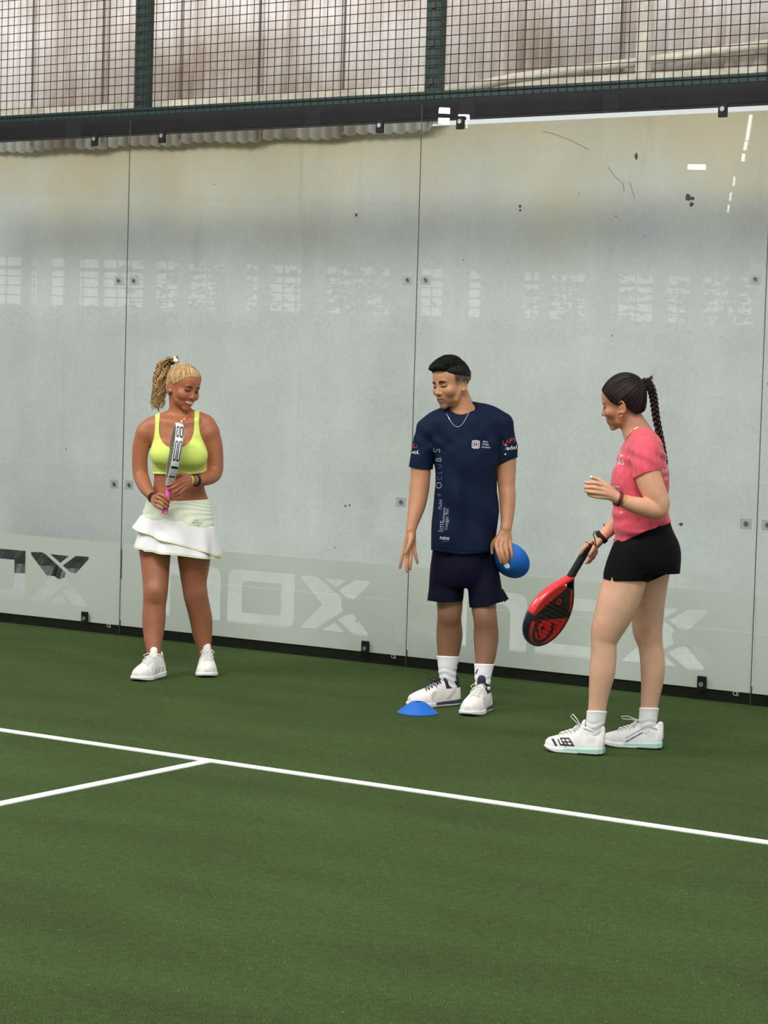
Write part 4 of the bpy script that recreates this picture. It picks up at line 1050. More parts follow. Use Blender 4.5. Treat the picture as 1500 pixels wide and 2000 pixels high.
c = p.P(341, 706, -.012); b = MB(); b.tube([c+.017*np.array((.55*math.cos(t), .9*math.sin(t), .75*math.cos(t))) for t in np.linspace(0, 2*PI, 18, endpoint=False)], .0065, 8, closed=True); b.build('hair_tie', mat('dark_brown_elastic', (52, 36, 24), .8), W1, smooth=True)
b = MB(); b.ellipsoid(p.P(343.5, 704, .012), (.013, .008, .011)); b.ellipsoid(p.P(341.5, 700, .010), (.006, .006, .012)); b.build('hair_clip', mat('cream_clip', (246, 240, 214), .35), W1, smooth=True)
# wrist wear, necklace
def wristband(p, a, b_, r_, w_, material, name, thick=.003, n=20, ell=1., label=None):
    """ring round the limb axis a->b at point a"""
    a = np.array(a); ax = np.array(b_)-a; ax /= np.linalg.norm(ax); u_ = np.cross(ax, (0, 0, 1.)); u_ /= np.linalg.norm(u_); v_ = np.cross(ax, u_); b = MB(); V = []; Fc = []
    prof = [(-w_/2, 0), (-w_/2, thick*.7), (-w_/4, thick), (w_/4, thick), (w_/2, thick*.7), (w_/2, 0)]
    for i in range(n):
        t = 2*PI*i/n
        for s_, h_ in prof: V.append(a+ax*s_+(r_+h_)*(math.cos(t)*u_+ell*math.sin(t)*v_))
    k = len(prof)
    for i in range(n):
        for j in range(k): Fc.append((i*k+j, i*k+(j+1) % k, ((i+1) % n)*k+(j+1) % k, ((i+1) % n)*k+j))
    b.add(V, Fc); o = b.build(name, material, p.obj, smooth=True)
    if label: o['label'] = label
    return o
M_blackfab = mat('black_elastic', (14, 14, 15), .8)
wristband(p, p.P(299, 972, .176), p.P(306, 977, .205), .0232, .022, M_blackfab, 'wristband', .004)
wristband(p, p.P(383, 938.5, .150), p.P(374, 938, .175), .0262, .016, M_blackfab, 'watch', .004)
b = MB(); c = p.P(381, 938, .178); b.tube([c, c+np.array((.0, -.006, .002))], .0145, 16); b.build('watch_face', mat('dark_watch_glass', (30, 34, 40), .2), W1)
wristband(p, p.P(371.5, 938, .181), p.P(364, 938, .20), .0225, .008, mat('yellow_silicone', (236, 222, 70), .5), 'yellow_bracelet', .003)
wristband(p, p.P(375.5, 938, .172), p.P(366, 938, .20), .0235, .006, mat('olive_cord', (96, 100, 60), .7), 'cord_bracelet', .003)
bv = bvh_of(W1)
def on_skin(p, bv, px, py, off=.001):
    d = Vector((ray(px, py)@HR, ray(px, py)@HF, ray(px, py)[2])).normalized(); h_ = bv.ray_cast(Vector(p.loc(CAM)), d)
    return np.array(h_[0])+np.array(h_[1])*off if h_[0] is not None else None
M_gold = mat('gold', (222, 176, 104), .25, metal=.9); M_pearl = mat('pearl', (250, 240, 222), .25)
nk = [q for q in (on_skin(p, bv, 330+x, 808+15*math.sin(PI*x/44)+.0*x, .0015) for x in range(0, 45, 2)) if q is not None]
b = MB(); b.tube(nk, .0011, 5); b.build('necklace', M_gold, W1)
b = MB(); b.ellipsoid(p.P(355, 823, .105), (.006,)*3); b.ellipsoid(p.P(360, 818.5, .10), (.0048,)*3); b.build('pearl_pendant', M_pearl, W1, smooth=True)
# ---------------------------------------------------------------- padel rackets (built lying in x-y, y up the racket, z its thickness)
def racket(name, label, L_, Wd, th, handle_len, mats, origin, axis_y, axis_z, face_fn=None, grip_r=.0165, throat=True, rim_fn=None):
    """origin: butt of the handle; mats: frame, face, grip"""
    t = empty(name); tag(t, label, 'racket')
    y_ = np.array(axis_y, float); y_ /= np.linalg.norm(y_); z_ = np.array(axis_z, float); z_ -= y_*(z_@y_); z_ /= np.linalg.norm(z_); x_ = np.cross(y_, z_)
    t.matrix_world = Matrix([[x_[i], y_[i], z_[i], origin[i]] for i in range(3)]+[[0, 0, 0, 1]])
    hy = L_-Wd*.53; rx = Wd/2; y0 = handle_len
    def out(n=72, s=1.):
        P_ = []
        for i in range(n):
            a = 2*PI*i/n+PI/2; x = rx*math.cos(a); yv = math.sin(a)
            y = hy+Wd*.53*yv if yv > 0 else hy+(hy-y0)*yv
            if yv < 0: x *= (1-.86*(-yv)**2.6)
            P_.append((x*s, hy+(y-hy)*s) if s != 1 else (x, y))
        return P_
    o = out(); n = len(o)
    def inset(P_, d):
        r_ = []
        for i in range(len(P_)):
            a = np.array(P_[i-1]); c = np.array(P_[(i+1) % len(P_)]); tt = c-a; tt /= np.linalg.norm(tt)+1e-9; nn = np.array((-tt[1], tt[0])); r_.append(tuple(np.array(P_[i])+nn*d))
        return r_
    # frame: rounded rim section swept round the outline
    V = []; Fc = []; sec = [(.012, th/2-.001), (.005, th/2), (0, th/2-.006), (-.001, 0), (0, -th/2+.006), (.005, -th/2), (.012, -th/2+.001)]; k = len(sec)
    rings = [inset(o, d) for d, _ in sec]
    for i in range(n):
        for j in range(k): V.append((rings[j][i][0], rings[j][i][1], sec[j][1]))
    for i in range(n):
        for j in range(k-1): Fc.append((i*k+j, ((i+1) % n)*k+j, ((i+1) % n)*k+j+1, i*k+j+1))
    b = MB(); b.add(V, Fc); fr = b.build('frame', mats[0], t, smooth=True)
    # faces: two flat skins with a field of round holes drilled through
    ins = [q for q in inset(o, .0115) if q[1] > y0+.045]; holes = []
    for i in range(-5, 6):
        for j in range(-6, 6):
            x = i*.0205+(.01025 if j % 2 else 0); y = hy+j*.0185
            if (x/(rx-.040))**2+((y-hy)/(Wd*.53-.045))**2 < 1: holes.append([(x+.0052*math.cos(a), y+.0052*math.sin(a)) for a in np.linspace(0, 2*PI, 9)[:-1]])
    thr = []
    me = flat_shape([ins]+holes+thr, th-.004); fc = link('face', me, mats[1], t)
    # grip and butt cap
    b = MB(); pts = []; N_ = 60
    V = []; Fc = []; nn = 12
    for i in range(N_+1):
        y = i/N_*(y0+.012); tw = .0008*math.sin(i*1.35); f_ = 1.15 if i < 3 else 1
        for j in range(nn):
            a = 2*PI*j/nn; V.append((grip_r*f_*math.cos(a)*(1.0)+tw*math.cos(a+i), y, grip_r*f_*.86*math.sin(a)))
    for i in range(N_):
        for j in range(nn): Fc.append((i*nn+j, i*nn+(j+1) % nn, (i+1)*nn+(j+1) % nn, (i+1)*nn+j))
    Fc.append(tuple(range(nn))[::-1]); Fc.append(tuple(N_*nn+j for j in range(nn))); b.add(V, Fc); b.build('grip', mats[2], t, smooth=True)
    return t, hy, rx, y0, out
def wpt(p, q): return q[0]*HR+q[1]*HF+np.array([0, 0, q[2]])+p.base
p = A1
but = wpt(p, p.P(322, 1003, .236)); top = wpt(p, p.P(350.5, 826, .236)); Ly = np.linalg.norm(top-but)
M_rw = mat('glossy_white_frame', (236, 236, 238), .25, coat=.4); M_rd = mat('graphite_face', (88, 84, 82), .5, noise=(90, .25)); M_pink = mat('pink_grip', (232, 92, 190), .7, noise=(30, .06)); M_rk = mat('black_print', (26, 28, 32), .35)
zdir = -HR*.985-HF*.19+np.array([0, 0, .05])      # face normal: to the left and a little to the camera
R1, hy, rx, y0, out_ = racket('padel_racket', 'white edge-on padel racket with pink grip held by the blonde woman', Ly, .255, .040, .135, (M_rw, M_rd, M_pink), but, top-but, zdir)
# rim graphics facing the camera: black stadium loops and bands, following the rim
def rim_strip(t, out_, a0, a1, z0, z1, material, name, side, off=.0016):
    """a band on the rim between outline fractions a0..a1 and thickness z0..z1"""
    P_ = out_(400); n = 60; V = []; Fc = []
    cand = [q for q in P_ if q[0]*side > -1e-6]; cand.sort(key=lambda q: q[1]); ys = [q[1] for q in cand]; xs = [q[0] for q in cand]
    for i in range(n+1):
        y = a0+(a1-a0)*i/n; x = float(np.interp(y, ys, xs)); x2 = float(np.interp(y+.002, ys, xs)); tt = np.array((x2-x, .002)); tt /= np.linalg.norm(tt); nn = np.array((tt[1], -tt[0]))*side
        if nn[0]*side < 0: nn = -nn
        for z in (z0, z1): V.append((x+nn[0]*off, y+nn[1]*off, z))
    for i in range(n): Fc.append((2*i, 2*i+1, 2*i+3, 2*i+2))
    return V, Fc
x_axis = np.array(R1.matrix_world.col[0][:3]); side = 1 if x_axis@(-HF) > 0 else -1
b = MB(); yt = Ly
def arc_band(y0_, y1_, z0_, z1_): b.add(*rim_strip(R1, out_, y0_, y1_, z0_, z1_, None, '', side))
for ya, yb in ((Ly-.068, Ly-.016), (Ly-.185, Ly-.085)):
    for z in ((-.017, -.0125), (-.0055, -.001), (.002, .0065), (.0125, .017)): arc_band(ya+.006, yb-.006, *z)
    for z in ((-.015, -.001), (.004, .016)): arc_band(ya, ya+.008, *z)
    for z in ((-.015, -.001), (.004, .016)): arc_band(yb-.007, yb, *z)
arc_band(Ly-.225, Ly-.213, -.017, .017); arc_band(Ly-.272, Ly-.264, -.015, .015)
b.build('rim_print', M_rk, R1)
# ---------------------------------------------------------------- man in the navy shirt
mL, tmL = (893, 1375), (792, 1384); mR, tmR = (948, 1384), (914, 1401)
A2 = Person((on_floor(*mL)+on_floor(*mR))/2); p = A2
al = ankle_of(p, mL, tmL); ar = ankle_of(p, mR, tmR)
p.v = Vol((p.P(772, 1000)[0], -.28, 0), (p.P(1022, 1000)[0], .24, p.P(880, 684)[2]), p.h); v = p.v
v.loft(p.stations([(806, 872, 948, 0, .06), (818, 850, 966, 0, .085), (840, 848, 972, 0, .10), (880, 852, 970, 0, .105), (930, 855, 966, 0, .10), (990, 856, 962, 0, .095), (1050, 852, 964, 0, .10), (1090, 853, 958, 0, .09), (1110, 853, 960, 0, .09)]), .02, rr=.02)
p.limb([(888, 806, -.01, 14), (855, 820, -.005, 15), (833, 836, 0, 16)], .025)
p.limb([(918, 804, -.01, 14), (955, 814, -.005, 15), (982, 828, 0, 16)], .025)
DL, DR = -al[1], -ar[1]
p.limb(legd(0, DL, 1090, 1340, [(876, 1095, 0, 26), (877, 1140, 0, 26), (878.5, 1180, .005, 25.2), (878, 1200, .012, 23.0), (877.5, 1218, -.002, 24.2), (878, 1240, -.014, 25.6), (876.5, 1266, -.012, 22.8), (875, 1290, -.004, 18.6), (874, 1312, 0, 15.5), (876, 1334, 0, 13), (880, 1352, 0, 13)]), .02)
p.limb(legd(0, DR, 1090, 1340, [(940, 1095, 0, 26), (944, 1145, 0, 26), (945, 1186, .005, 24.2), (948, 1208, .012, 22.3), (949.5, 1236, -.010, 24.4), (949, 1258, -.014, 23.2), (948, 1280, -.008, 20.2), (945, 1302, 0, 16.6), (943, 1324, 0, 14), (943, 1344, 0, 12.6), (942, 1362, 0, 13)]), .02)
for x, y, dd in ((878, 1199, DL*.4+.03), (947, 1206, DR*.4+.03)): v.ell(p.P(x, y, dd), (.038, .026, .040), .035)
for hh, tt in ((mL, tmL), (mR, tmR)):
    a_ = p.loc(on_floor(*hh)); b_ = p.loc(on_floor(*tt)); f_ = (b_-a_)/np.linalg.norm(b_-a_); v.seg(a_+f_*.05+(0, 0, .04), a_+f_*.19+(0, 0, .035), .021, .017, .02)
legs2 = v.D.copy()
p.limb([(889, 758, -.005, 20), (895, 775, -.005, 22), (900, 792, -.01, 23), (903, 815, -.01, 26)], .015)
p.limb([(833, 842, 0, 17), (825, 878, 0, 19), (822, 908, .0, 19.6), (822, 926, .005, 18.8), (819, 954, .015, 19.2), (814.5, 986, .04, 17), (807.5, 1015, .07, 12.6), (802.5, 1036, .09, 9.6)], .02)
p.limb([(986, 838, 0, 17), (989, 878, 0, 19), (989, 914, .0, 18.6), (989.5, 950, .015, 16.6), (991, 968, .03, 16.4), (991, 996, .05, 14.4), (990, 1018, .07, 12), (988, 1033, .085, 11)], .02)
fl = ((0, 1, 0), 1.25)
fingers(p, [[(802, 1040, .09, 9), (796, 1054, .095, 6), (791, 1068, .10, 4.6), (787, 1082, .11, 4.0), (783.5, 1096, .115, 3.6), (781, 1109, .115, 3.0)],
            [(802, 1040, .09, 9), (800, 1056, .092, 6.4), (797.5, 1072, .098, 4.8), (795.5, 1088, .112, 4.2), (794.5, 1102, .125, 3.8), (795, 1116, .13, 3.1)],
            [(803, 1040, .09, 9), (804, 1056, .090, 6.2), (803.5, 1071, .094, 4.6), (802.5, 1086, .106, 4.1), (801.5, 1100, .118, 3.7), (800.5, 1112, .12, 3.0)],
            [(803, 1040, .09, 8), (807, 1055, .086, 5.4), (808.5, 1067, .088, 4.1), (810.5, 1079, .096, 3.6), (813, 1090, .10, 3.2), (815.5, 1100, .10, 2.7)],
            [(803, 1042, .095, 7.5), (803, 1052, .115, 6), (800, 1062, .13, 4.8), (796, 1072, .138, 4.2), (792.5, 1081, .14, 3.4)]])
p.limb([(803, 1045, .088, 9), (801, 1060, .09, 8.6)], .006, flat=((0, 1, 0), 1.3), n=1)
fingers(p, [[(987, 1036, .085, 10), (976, 1050, .10, 6), (970, 1063, .12, 5), (972.5, 1077, .138, 4.3), (976.5, 1089, .140, 4.0), (979, 1099, .132, 3.3)],
            [(987, 1036, .085, 10), (982, 1052, .10, 6.4), (978.5, 1068, .122, 5.1), (981.5, 1082, .140, 4.4), (984, 1093, .140, 4.0), (985.5, 1101, .132, 3.3)],
            [(988, 1036, .085, 10), (989, 1052, .10, 6.2), (988, 1068, .120, 4.9), (990.5, 1081, .136, 4.2), (991, 1091, .136, 3.8), (990, 1098, .13, 3.1)],
            [(989, 1036, .085, 9), (995, 1052, .095, 5.4), (996.5, 1066, .112, 4.3), (998.5, 1077, .124, 3.7), (999.5, 1085, .126, 3.4), (999, 1092, .122, 2.8)],
            [(986, 1038, .085, 8), (973, 1050, .085, 5.4), (964, 1060, .080, 4.8), (960.5, 1071, .078, 4.2), (961, 1081, .078, 3.5)]])
p.limb([(986, 1042, .085, 10.5), (984, 1058, .10, 11)], .008, flat=((0, 1, 0), 1.4), n=1)
p.head_frame(881, 749, .02, -50, 12, -4, 1.0)
build_head(p, mouth='open', jaw=1.04, chin=1.03)
SK2 = skin('olive_skin')
def tint2(V):
    T = flat_tint(V, (184, 132, 96)); px, py = p.pix(V); k = (np.clip((py-1100)/60, 0, 1)*.9)[:, None]; T = T*(1-k)+np.array(lin((128, 92, 68)))*k  # legs below the shorts tinted darker, shade put into the skin colour
    q = p.hl(V); x, y, z = q.T; m_ = (np.clip((z+1.6-.45*np.minimum(y, 0)*-1*-1)/3.2, 0, 1)*np.clip((3.6-y)/1.0, 0, 1)*np.clip((np.abs(x)-2-6*(y < -3))/2+6*(y < -3), 0, 1)*(z < 9))[:, None]; T = T*(1-.88*m_)+np.array(lin((26, 22, 22)))*.88*m_     # shaved sides
    return face_tint(p, V, T, None, (142, 88, 80), (26, 20, 20), 2.1, lash=(18, 14, 14), stubble=.5, brow_t=.5, brow_w=1.3, eye_open=.16)
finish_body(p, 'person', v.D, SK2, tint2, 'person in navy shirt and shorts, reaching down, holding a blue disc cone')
W2 = p.obj
# shirt
M_navy = mat('navy_sports_fabric', (14, 28, 52), .7, noise=(5, .10), bump=(900, .3, .0008), spec=.12)
M_navy_d = mat('dark_navy_knit', (13, 14, 36), .75, bump=(900, .2, .0008), spec=.12)
keep = p.v; sv = subvol(v, legs2, (p.P(790, 1000)[0], -.20, p.P(900, 1090)[2]), (p.P(1020, 1000)[0], .20, p.P(900, 775)[2]), .004); p.v = sv
F2 = folds([(36, 6, -9, .3, .004), (21, 4, -13, 1.2, .0045), (64, 10, 10, 2.2, .0022), (-40, 5, -22, 4, .003), (10, 3, 30, 1, .003)])
sv.loft(p.stations([(800, 874, 946, 0, .055), (807, 862, 958, 0, .075), (818, 846, 972, 0, .098), (836, 838, 978, 0, .118), (862, 841, 975, 0, .130), (900, 845, 972, .002, .132), (950, 848, 974, .004, .128), (1000, 846, 976, .006, .126), (1040, 844, 972, .006, .128), (1065, 843, 966, .005, .132), (1084, 843, 962, .005, .134)]), .02, rr=.012, fold=F2, power=2.3)
p.limb([(886, 801, -.012, 12), (852, 819, -.005, 16), (834, 838, 0, 20)], .02); p.limb([(920, 797, -.012, 13), (955, 808, -.005, 17), (981, 826, 0, 20)], .02)
p.limb([(834, 840, 0, 20), (829, 862, 0, 21.5), (825, 885, 0, 22.5), (821.5, 918, 0, 23.5)], .012); p.limb([(982, 830, 0, 19.5), (988, 858, 0, 20), (990, 882, 0, 20.5), (990.5, 908, 0, 21.5)], .012)
X, Y, Z = sv.grids((slice(None),)*3); gx, gy = p.pixgrid((slice(None),)*3)
sv.D += (.0022*np.sin(70*X+30*Z+1.5*np.sin(40*Z))+.0018*np.sin(-50*X+60*Z+2)).astype(np.float32)*np.clip(1-np.abs(gy-870)/60, 0, 1)
sc = p.sc()
reg = poly_sd(gx, gy, [(780, 912), (797, 912), (822, 917), (846, 917.5), (842, 960), (841, 1074), (860, 1078), (902, 1083.5), (940, 1081), (965, 1076), (975, 1000), (970, 909.5), (990, 902), (1013, 893), (1030, 850), (1000, 780), (800, 780)])*sc
sv.D = (-smin(-sv.D, -reg.astype(np.float32), .004)).astype(np.float32)
sv.seg(p.P(902, 770, .035), p.P(903, 803, .02), .064, .060, .004, 's')         # neck opening
p.limb([(821.5, 926, 0, 21.6), (822, 912, 0, 21.2)], .004, 's', n=1); p.limb([(990.8, 912, 0, 19.8), (990.8, 901, 0, 19.4)], .004, 's', n=1)
shirt = vol_mesh('shirt', sv, M_navy, W2); p.v = keep
# collar rib
b = MB(); b.tube([p.P(902.5+29.5*math.cos(t), 800+4*math.cos(t)*-1.2+17.5*math.sin(t)*(1 if math.sin(t) > 0 else .5)-3, .02+.055*math.sin(t)) for t in np.linspace(0, 2*PI, 40, endpoint=False)], .0045, 8, closed=True)
b.build('collar', M_navy_d, shirt, smooth=True)
bs = bvh_of(shirt)
def seam_line(pts, r_=.0012):
    d0 = Vector(p.loc(CAM)); out = []
    for X_, Y_ in pts:
        rr = ray(X_, Y_); d = Vector((rr@HR, rr@HF, rr[2])).normalized(); h_ = bs.ray_cast(d0, d)
        if h_[0] is not None: out.append(np.array(h_[0])+np.array(h_[1])*.0006)
    return out
b = MB()
L_ = seam_line([(844+k*3, 1067.5+9*math.sin(PI*.62*k/39)) for k in range(0, 39)]); b.tube(L_, .0011, 4)
b.build('hem_stitching', M_navy_d, shirt)
M_grey_pr = mat('silver_print', (134, 142, 154), .5); M_red_pr = mat('red_print', (200, 54, 74), .6); M_pink_pr = mat('pale_print', (206, 196, 204), .6)
D_ = lambda txt, x, y, size, rot, m_, sx_=1., nm='lettering', sh=0.: decal(nm, p, bs, text_shape(txt, 1, 0), x, y, size, rot, m_, shirt, .0012, sx_, sh)
M_dim_pr = mat('dim_grey_print', (84, 94, 112), .6)
D_('S', 854, 880, 20, 84, M_grey_pr, .95); D_('B', 857.5, 898, 16, 84, M_grey_pr); D_('U', 859.5, 911, 12, 84, M_dim_pr); D_('L', 860, 923, 12, 84, M_dim_pr); D_('C', 859.5, 934, 12, 84, M_dim_pr); D_('O', 858, 948, 17, 86, M_grey_pr); D_('R', 858.5, 966, 11, 88, M_dim_pr)
D_('Padel', 860.5, 985, 9, 88, M_grey_pr); D_('Imt', 862, 1028, 15, 86, M_grey_pr, 1.1); D_('company', 867, 1005, 8, 86, M_grey_pr); D_('Canggu, Bali', 872.5, 1014, 8.6, 86, M_grey_pr)
D_('nox', 868.5, 1050.5, 11, -4, M_white, 1.1); D_('------', 870, 1056.5, 7, -3, M_grey_pr)
D_('BALI', 948, 863, 5.2, -5, M_pink_pr); D_('PADEL', 948.5, 868.5, 4.6, -5, M_pink_pr); D_('ACADEMY', 949, 874, 3.8, -5, M_pink_pr)
# crest: concentric outline shield
def ring(P_, w):
    P_ = np.array(P_); c = P_.mean(0); return [list(map(tuple, P_)), list(map(tuple, c+(P_-c)*w))]
cres = roundp([(-.5, -.5), (-.5, .5), (.5, .5), (.5, -.5)], .2, 3)
for w in (1, .62):
    decal('crest', p, bs, flat_shape(ring(np.array(cres)*w, .76 if w == 1 else .6), 0), 929, 868, 15.5, -3, M_pink_pr, shirt)
for k in (-1, 0, 1): decal('crest', p, bs, flat_shape([[(-.04, -.5), (-.04, .5), (.04, .5), (.04, -.5)]], 0), 929+k*3.2, 868, 17, -3, M_pink_pr, shirt)
decal('crest', p, bs, flat_shape([[(-.12, -.2), (-.12, .2), (.12, .2), (.12, -.2)]], 0), 929, 868, 9, -3, M_red_pr, shirt)
D_('LAPT', 994.5, 862, 12, 14, M_red_pr, 1.0, 'sleeve_lettering', .2); D_('adel.', 1001, 874.5, 11, 6, M_white, 1.15, 'sleeve_lettering')
D_('Li', 811, 871, 12, -18, M_red_pr, 1.1, 'sleeve_lettering', .2); D_('ool.', 810, 883, 11, -4, M_white, 1.15, 'sleeve_lettering')
decal('sleeve_dot', p, bs, flat_shape([[(math.cos(a)*.5, math.sin(a)*.5) for a in np.linspace(0, 2*PI, 10)[:-1]]], 0), 987, 887, 3.5, 0, M_pink_pr, shirt)
decal('sleeve_dot', p, bs, flat_shape([[(math.cos(a)*.5, math.sin(a)*.5) for a in np.linspace(0, 2*PI, 10)[:-1]]], 0), 989.5, 876, 6, 0, M_dim_pr, shirt)
# shorts
sv = subvol(v, legs2, (p.P(825, 1000)[0], -.21, p.P(900, 1200)[2]), (p.P(1003, 1000)[0], .21, p.P(900, 1058)[2]), .004); p.v = sv
F3 = folds([(34, 8, 3, .3, .003), (60, 12, 6, 2, .0018), (20, 3, -20, 1, .002)])
sv.loft(p.stations([(1062, 847, 962, 0, .105), (1085, 843, 966, 0, .115), (1110, 841, 969, 0, .118), (1132, 840, 972, 0, .110), (1146, 842, 972, 0, .095)]), .02, fold=F3)
p.limb([(873, 1110, 0, 31.5), (872, 1140, DL*.2, 33.5), (870, 1170, DL*.3, 35.5), (869, 1195, DL*.35, 36.5)], .012, flat=((0, 1, 0), .9)); p.limb([(942, 1110, 0, 30), (946, 1140, DR*.2, 31.5), (950, 1175, DR*.3, 33), (951, 1200, DR*.35, 33.5)], .012, flat=((0, 1, 0), .9))
X, Y, Z = sv.grids((slice(None),)*3); gx, gy = p.pixgrid((slice(None),)*3); sv.D += (.002*np.sin(80*X+12*Z)).astype(np.float32)*np.clip((gy-1110)/60, 0, 1)
reg = poly_sd(gx, gy, [(825, 1050), (1000, 1050), (984, 1120), (990, 1168), (983, 1175), (951, 1184), (917, 1187), (911.5, 1160), (909, 1153), (906.5, 1160), (904, 1174), (868, 1177), (830, 1173)])*sc
sv.D = (-smin(-sv.D, -reg.astype(np.float32), .004)).astype(np.float32)
for x0, y0, d_, r_ in ((869, 1180, DL*.3, 33), (950.5, 1192, DR*.3, 30.5)): p.limb([(x0, y0, d_, r_), (x0+1, y0-24, d_, r_-1.5)], .003, 's', n=1, flat=((0, 1, 0), .9))
shorts = vol_mesh('shorts', sv, M_navy_d, W2); p.v = keep
b = MB(); q0 = p.P(981, 1150, .02); q1 = p.P(993, 1170, .03); q2 = p.P(985, 1176, .05); q3 = p.P(979, 1160, .05)
b.add([q0, q1, q2, q3], [(0, 1, 2, 3)]); o = b.build('side_flap', M_navy_d, shorts); m_ = o.modifiers.new('t', 'SOLIDIFY'); m_.thickness = .003
# socks
def sock(p, D0, v, x0, x1, y0, y1, material, name, side=None):
    sl = v.box(p.P(x0, y1, 0)-.08, p.P(x1, y0, 0)+.08); sl = (sl[0], slice(0, v.n[1]), sl[2]); gx, gy = p.pixgrid(sl); X, Y, Z = v.grids(sl)
    d = D0[sl]-.0045-.0012*np.sin(Z*210+2*np.sin(X*60))*np.clip((gy-(y0+18))/10, 0, 1)-.0012*np.exp(-((gy-y0-3)/3)**2)
    reg = np.maximum(y0+.04*(gx-x0)-gy, gy-y1)*p.sc(); reg = np.maximum(reg, np.maximum(x0-gx, gx-x1)*p.sc())
    if side: reg = np.maximum(reg, side[0]*(Y-side[1]))
    return clothes(name, v, (-smin(-d, -reg.astype(np.float32), .003)), sl, material, p.obj)
M_sock = mat('white_sock', (240, 238, 240), .85, bump=(500, .3, .001))
s1 = sock(p, legs2, v, 846, 908, 1280.5, 1352, M_sock, 'sock'); s2 = sock(p, legs2, v, 916, 975, 1295.5, 1362, M_sock, 'sock')
bk = bvh_of(s1); decal('sock_mark', p, bk, flat_shape([[(-.1, -.5), (.35, .5), (.5, .5), (.25, -.5)]], 0), 891, 1300, 9, 0, M_rk, s1); decal('sock_mark', p, bk, text_shape('N', 1, 0), 889, 1307, 5, 0, M_rk, s1)
bk = bvh_of(s2); decal('sock_mark', p, bk, flat_shape([[(-.2, -.5), (.3, .5), (.5, .5), (.1, -.5)]], 0), 930, 1311, 9, 0, M_rk, s2)
# shoes
M_shoe_m = mat('white_mesh_upper', (236, 232, 226), .7, attr=True, bump=(420, .35, .0015)); M_sole_m = mat('white_and_slate_sole', (238, 238, 238), .5, attr=True); M_line_m = mat('navy_lining', (24, 28, 42), .8)
def st2(V):
    T = flat_tint(V, (238, 234, 228)); m_ = (np.sin(V[:, 1]*52+V[:, 2]*60+1) > .72) & (V[:, 2] > .03) & (V[:, 2] < .075) & (V[:, 1] > .04) & (V[:, 1] < .2); T[m_] = lin((206, 198, 192))
    m_ = (V[:, 2] > .070) & (V[:, 1] < .10) & (V[:, 2] > .082); T[m_] = lin((30, 34, 48)); return T
def so_t(o, cols):
    me = o.data; n = len(me.vertices); co = np.empty(n*3, np.float32); me.vertices.foreach_get('co', co); co = co.reshape(-1, 3); T = np.ones((n, 4), np.float32); T[:, :3] = cols(co)
    at = me.color_attributes.new('tint', 'FLOAT_COLOR', 'POINT'); at.data.foreach_set('color', T.ravel())
def cols_m(V):
    T = flat_tint(V, (236, 236, 236)); m_ = (V[:, 1] < .175) & (V[:, 2] < .030+.02*(V[:, 1] < .05)) & (V[:, 2] > .008); T[m_] = lin((52, 68, 88)); return T
for hh, tt, lab in ((mL, tmL, 'white shoe pointing left'), (mR, tmR, 'white shoe pointing at the camera')):
    s_, A_, u_, so_ = make_shoe(p, hh, tt, .288, .112, (M_shoe_m, M_sole_m, M_line_m), M_laces_dark if hh is mL else M_laces_white, .122, st2, hs=1.16); so_t(so_, cols_m); s_['label'] = lab
    if hh is mL:
        b = MB(); t_ = [(-.01, .10, .118), (-.012, .15, .135), (-.012, .19, .152), (-.01, .205, .142), (-.008, .17, .12), (-.006, .12, .112)]; b.tube(t_, .0018, 5); b.build('loose_lace', M_laces_dark, s_, smooth=True)
# necklace
M_gold2 = mat('pale_gold_chain', (226, 206, 176), .25, metal=.8)
bb = bvh_of(W2); L_ = []
for k in range(31):
    t = k/30; X_ = 872+44*t; Y_ = 804+31*math.sin(PI*(.04+.92*t))-2*t; best = None
    rr = ray(X_, Y_); d = Vector((rr@HR, rr@HF, rr[2])).normalized(); d0 = Vector(p.loc(CAM)); c_ = [q for q in (bs.ray_cast(d0, d), bb.ray_cast(d0, d)) if q[0] is not None]
    if c_: q = min(c_, key=lambda q: q[3]); L_.append(np.array(q[0])+np.array(q[1])*.002)
b = MB(); b.tube(L_, .0016, 6); b.build('necklace', M_gold2, W2)
# hair
M_hair2 = mat('black_hair', (9, 8, 9), .6, spec=.25, noise=(50, .3), bump=(120, .4, .002))
def region2(x, y, z):
    yl = np.interp(z, [1.5, 3, 4.5, 6.2, 7.4, 8.6, 13], [-9, -1.5, 3.0, 5.6, 7.4, 9.5, 30]); return np.maximum(y-yl-0*x, .4-z+.1*np.minimum(y+2, 0))
hair2 = empty('hair'); hair2.parent = W2
def ex2(): 
    p.hell((0, .4, 9.0), (5.6, 7.6, 4.4), 1.5); p.hell((0, 6.6, 8.8), (5.0, 2.9, 2.4), 1.5)
cap2 = head_hair(p, 'scalp_hair', M_hair2, hair2, region2, .28, lambda x, y, z: .16*np.sin(1.9*x+1.2*y+1.5*np.sin(y*.8+z))+.10*np.sin(3.7*x-2*y+2*z), extra=ex2)
LN = comb_lines(p, np.array((1.5, 9.0, 5.2)), 420, ([-6, 2, 4, 5.6, 7.6], [-8, -1., 2.6, 5.0, 7.0]), .1, .5, 3, cap2, True)
LN = [q for q in LN if min((np.array(c)-p.ho)@p.hR[:, 2] for c in q)/p.hs > 1.6]
strands('hair_strands', LN, .0016, M_hair2, hair2, 4)
